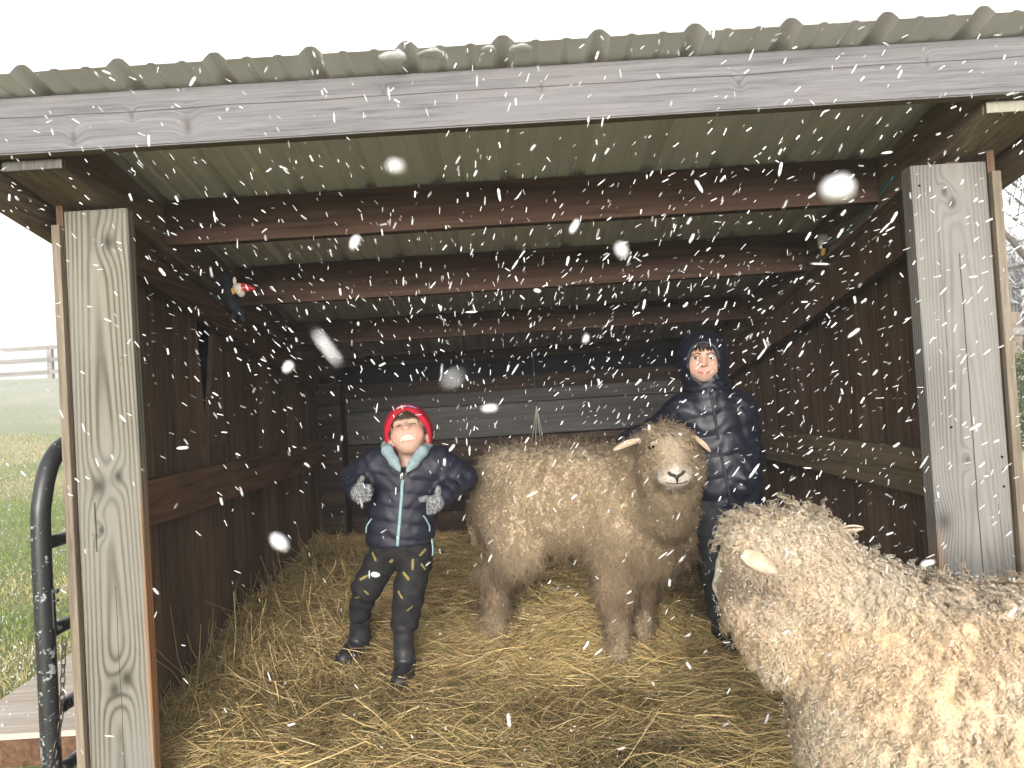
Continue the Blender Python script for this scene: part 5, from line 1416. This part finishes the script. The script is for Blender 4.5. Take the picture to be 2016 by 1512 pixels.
toy2 = thing("ornament", (1.25, 2.86, 1.55), "small white-topped ornament with a yellow tip tucked under the right beam", "ornament")
F = Field((1.19, 2.82, 1.54), (1.31, 2.95, 1.70), 0.004)
F.ell((1.254, 2.88, 1.635), (0.023, 0.022, 0.022), 0.01); F.cone((1.240, 2.875, 1.63), (1.236, 2.87, 1.602), 0.011, 0.008, 0.006)
a_, b_ = F.mesh(); mesh_obj("head", a_, b_, plain("white_plastic", (0.52, 0.52, 0.46), 0.5), toy2, smooth=True)
F = Field((1.20, 2.82, 1.53), (1.31, 2.95, 1.65), 0.004)
F.ell((1.262, 2.885, 1.598), (0.022, 0.02, 0.018), 0.01); F.cone((1.265, 2.885, 1.60), (1.23, 2.88, 1.575), 0.014, 0.012, 0.01)
a_, b_ = F.mesh(); mesh_obj("figure", a_, b_, M_darkcloth, toy2, smooth=True)
tube_obj("tip", [(1.247, 2.868, 1.592), (1.243, 2.866, 1.578), (1.240, 2.866, 1.566)], [0.010, 0.009, 0.005], M_orange, toy2, 8, 8)
cord = thing("cord", (1.262, 2.7, 1.6), "two strands of thin teal cord running along the right beam from the white ornament", "cord")
tube_obj("strand", [(1.258, 2.86, 1.603), (1.262, 2.72, 1.62), (1.262, 2.55, 1.655), (1.262, 2.35, 1.715)], 0.0028, M_cord, cord, 24, 6)
tube_obj("strand", [(1.255, 2.68, 1.668), (1.262, 2.55, 1.683), (1.262, 2.35, 1.72)], 0.0024, M_cord, cord, 16, 6)
M_twine = plain("baling_twine", (0.30, 0.30, 0.25), 0.9, 0.1)
tw = thing("twine", (0.145, 4.69, 0.8), "frayed pale baling twine hanging down the grey back plank", "twine")
tube_obj("strand", [(0.145, 4.70, 1.40), (0.143, 4.685, 1.24), (0.147, 4.685, 1.02)], 0.0035, plain("green_twine", (0.03, 0.06, 0.045), 0.9), tw, 16, 6)
for dx in (-0.045, -0.02, 0.012, 0.03):
    tube_obj("strand", [(0.147, 4.684, 1.03), (0.147 + dx * 0.4, 4.682, 0.93), (0.147 + dx, 4.68, 0.80)], [0.0028, 0.0026, 0.0018], M_twine, tw, 12, 5)
# clear ice left along the roof edge
g = NG("clear_ice"); P = g.obj(); g.bump(g.noise(P, 60, 3), 0.5, 0.01)
M_ice = g.done((0.90, 0.92, 0.93), 0.35, 0.5); g.b.inputs["Transmission Weight"].default_value = 0.45; g.b.inputs["IOR"].default_value = 1.31
for (xx, wd, hg, lab) in ((-0.245, 0.036, 0.022, "peaked lump of clear ice on the roof edge, leftmost of the ice lumps"), (-0.150, 0.036, 0.008, "low sliver of clear ice on the roof edge right of the peaked lump"),
                          (0.072, 0.030, 0.010, "flat clear ice cap beside a roof rib near the middle"), (-0.01, 0.022, 0.009, "small ice lump left of the middle roof rib")):
    F = Field((xx - 0.12, 1.74, 1.90), (xx + 0.12, 1.86, 2.03), 0.004)
    zb = roof_z(1.785) + 0.004
    F.ell((xx, 1.80, zb), (wd, 0.030, hg * 0.6), 0.01); F.ell((xx + wd * 0.2, 1.79, zb + hg * 0.4), (wd * 0.35, 0.02, hg * 0.5), 0.01)
    a_, b_ = F.mesh(); tag(mesh_obj("ice_lump", a_, b_, M_ice, smooth=True), lab, "ice", "ice lumps along the roof edge")

# ------------------------------------------------------------------ falling snow: real flakes, mostly longer than wide, drifting on the wind
M_snow = plain("snow_flake", (0.93, 0.94, 0.96), 0.6, 0.2, var=0.02)
def flake_mesh(seed, asp):
    r_ = np.random.default_rng(seed); t = np.linspace(-1, 1, 6); pr = np.sqrt(np.maximum(0.02, 1 - np.abs(t) ** 3)) / asp * r_.uniform(0.85, 1.15, 6)
    P_ = np.stack([t, r_.normal(0, 0.05 / asp, 6), r_.normal(0, 0.05 / asp, 6)], 1)[None]
    Vv, Ff = tubes(P_, pr[None], 6, caps=True)
    me = mesh_obj("snowflake", Vv, Ff, M_snow, smooth=True)
    d_ = me.data; bpy.data.objects.remove(me); return d_
FN = [flake_mesh(30 + i, a_) for i, a_ in enumerate((1.35, 1.9, 2.6, 3.2, 8.0))]
FM = [flake_mesh(i, a_) for i, a_ in enumerate((4.0, 7.5, 10.0, 13.0, 16.0))]
def wind(x, z):
    """mean drift angle (in the upright plane across the view) of the gusting snow"""
    a0 = np.interp(x, [-1.3, -0.5, 0.1, 0.6, 1.4], [2.55, 2.1, 1.05, 0.75, 0.55]); return a0
srng = np.random.default_rng(11)
n = 13000
fy_ = (0.85 ** 3 + srng.random(n) * (3.3 ** 3 - 0.85 ** 3)) ** (1 / 3)
fx_ = srng.uniform(-0.74, 0.74, n) * fy_; fz_ = CAM_H + srng.uniform(-0.56, 0.56, n) * fy_
keep = (np.abs(fx_) < 1.34) & (fz_ > 0.15) & (fz_ < np.where(fy_ > 1.75, np.minimum(1.72 - S * (fy_ - 2.3), 1.75), 2.3))
# the gust is thickest at upper right, thinnest low down and at the left
dens = np.clip(0.55 + 0.40 * fx_ / 1.2 + 0.70 * (fz_ - 1.0) / 0.7, 0.05, 1)
keep &= srng.random(n) < dens
fx_, fy_, fz_ = fx_[keep], fy_[keep], fz_[keep]; n = len(fx_)
ang = wind(fx_, fz_) + srng.normal(0, 0.34, n); odd = srng.random(n) < 0.12; ang[odd] = srng.uniform(0, np.pi, odd.sum())
fl = 0.0046 * np.exp(srng.normal(0, 0.42, n)) * (0.55 + 0.45 * np.minimum(fy_, 2.0) / 1.2); var_ = srng.integers(0, 5, n)
dirs = np.stack([np.cos(ang), srng.normal(0, 0.3, n), np.sin(ang)], 1)
big = np.argsort(-(fl / fy_))
SNOW_LABEL = "white snowflake blown through the air before the shed, larger than the fine snow around it"
SNOW_GROUP = "larger snowflakes in the air"
near = [((0.092, 0.20, 1.132), 0.0042, 1.4, 0.1), ((-0.031, 0.22, 1.152), 0.0022, 1.4, 2.9), ((0.048, 0.30, 1.138), 0.0030, 1.4, 1.9), ((-0.091, 0.45, 1.182), 0.0046, 2.2, 1.1), ((-0.136, 0.45, 1.108), 0.0036, 1.2, 0.8),
        ((-0.012, 0.15, 1.085), 0.0016, 3.6, 0.5), ((-0.052, 0.21, 1.098), 0.0058, 8.0, 2.15), ((-0.098, 0.30, 1.028), 0.0040, 2.2, 2.3), ((-0.013, 0.40, 1.076), 0.0042, 2.4, 0.05), ((0.049, 0.50, 1.195), 0.0052, 2.8, 1.0),
        ((0.038, 0.9, 1.211), 0.0045, 1.8, 2.8), ((0.30, 0.55, 0.94), 0.0052, 3.0, 0.15), ((0.052, 0.5, 1.118), 0.0030, 1.7, 1.2), ((-0.20, 1.0, 0.855), 0.0060, 2.2, 2.9)]
def place(o, loc, r_, a_, y_=0.0):
    o.location = loc; o.scale = (r_, r_, r_); o.rotation_euler = Vector((math.cos(a_), y_, math.sin(a_))).to_track_quat('X', 'Z').to_euler()
    tag(o, SNOW_LABEL, "snowflake", SNOW_GROUP); return o
for loc, r_, asp, a_ in near:
    o = bpy.data.objects.new("snowflake", FN[int(np.argmin(np.abs(A([1.35, 1.9, 2.6, 3.2, 8.0]) - asp)))]); COL.objects.link(o); place(o, loc, r_, a_)
NBIG = 300 - len(near)
for i in big[:NBIG]:
    o = bpy.data.objects.new("snowflake", FM[var_[i]]); COL.objects.link(o)
    place(o, (float(fx_[i]), float(fy_[i]), float(fz_[i])), float(fl[i]), float(ang[i]), float(dirs[i, 1]))
rest = big[NBIG:]; d_ = norm(dirs[rest]); L_ = fl[rest][:, None, None]; t = A([-1, -0.8, 0.8, 1.0])
P_ = np.stack([fx_[rest], fy_[rest], fz_[rest]], 1)[:, None] + d_[:, None] * L_ * t[None, :, None]
asp_ = A([4.0, 7.5, 10.0, 13.0, 16.0])[var_[rest]]
Vv, Ff = tubes(P_, (fl[rest] / asp_)[:, None] * A([0.35, 1, 1, 0.35]), 5, caps=True)
tag(mesh_obj("falling_snow", Vv, Ff, M_snow, smooth=True), kind="stuff", label="fine driving snow filling the air before and inside the shed")

# crumbs of snow that have settled on the straw, the ramp and the beam
n = 420
cx = np.concatenate([rng.uniform(-1.1, 1.2, 260), rng.uniform(-2.3, -1.32, 160)]); cy = np.concatenate([1.95 + 2.2 * rng.random(260) ** 1.8, rng.uniform(2.4, 3.3, 160)])
cz = np.where(cx > -1.25, bedding(cx, cy) + lump(cx, cy) + 0.018, 0.1085); d_ = norm(rng.normal(0, 1, (n, 3)) * A([1, 1, 0.3])) * rng.uniform(0.002, 0.006, (n, 1))
c_ = np.stack([cx, cy, cz], 1); Vv, Ff = tubes(np.stack([c_ - d_, c_ - d_ * 0.4, c_ + d_ * 0.4, c_ + d_], 1), np.tile(A([0.0006, 0.0022, 0.0024, 0.0008]), (n, 1)) * rng.uniform(0.5, 1.4, (n, 1)), 5, caps=True)
tag(mesh_obj("settled_snow", Vv, Ff, M_snow, smooth=True), kind="stuff", label="crumbs of settled snow on the straw and the ramp")

# ------------------------------------------------------------------ snow-laden air
hm = bpy.data.materials.new("haze_air"); hm.use_nodes = True
t_ = hm.node_tree; t_.nodes.remove(t_.nodes["Principled BSDF"])
pv = t_.nodes.new("ShaderNodeVolumePrincipled"); pv.inputs["Color"].default_value = (0.93, 0.95, 0.97, 1); pv.inputs["Density"].default_value = 0.006
t_.links.new(pv.outputs[0], t_.nodes["Material Output"].inputs["Volume"])
hz = mesh_obj("haze", box(-170, 170, -170, 210, -6, 14), BOXF, hm)
bm = bmesh.new(); bm.from_mesh(hz.data); bmesh.ops.recalc_face_normals(bm, faces=bm.faces); bm.to_mesh(hz.data); bm.free()
tag(hz, "thin snowy haze in the air", None, None, "stuff")
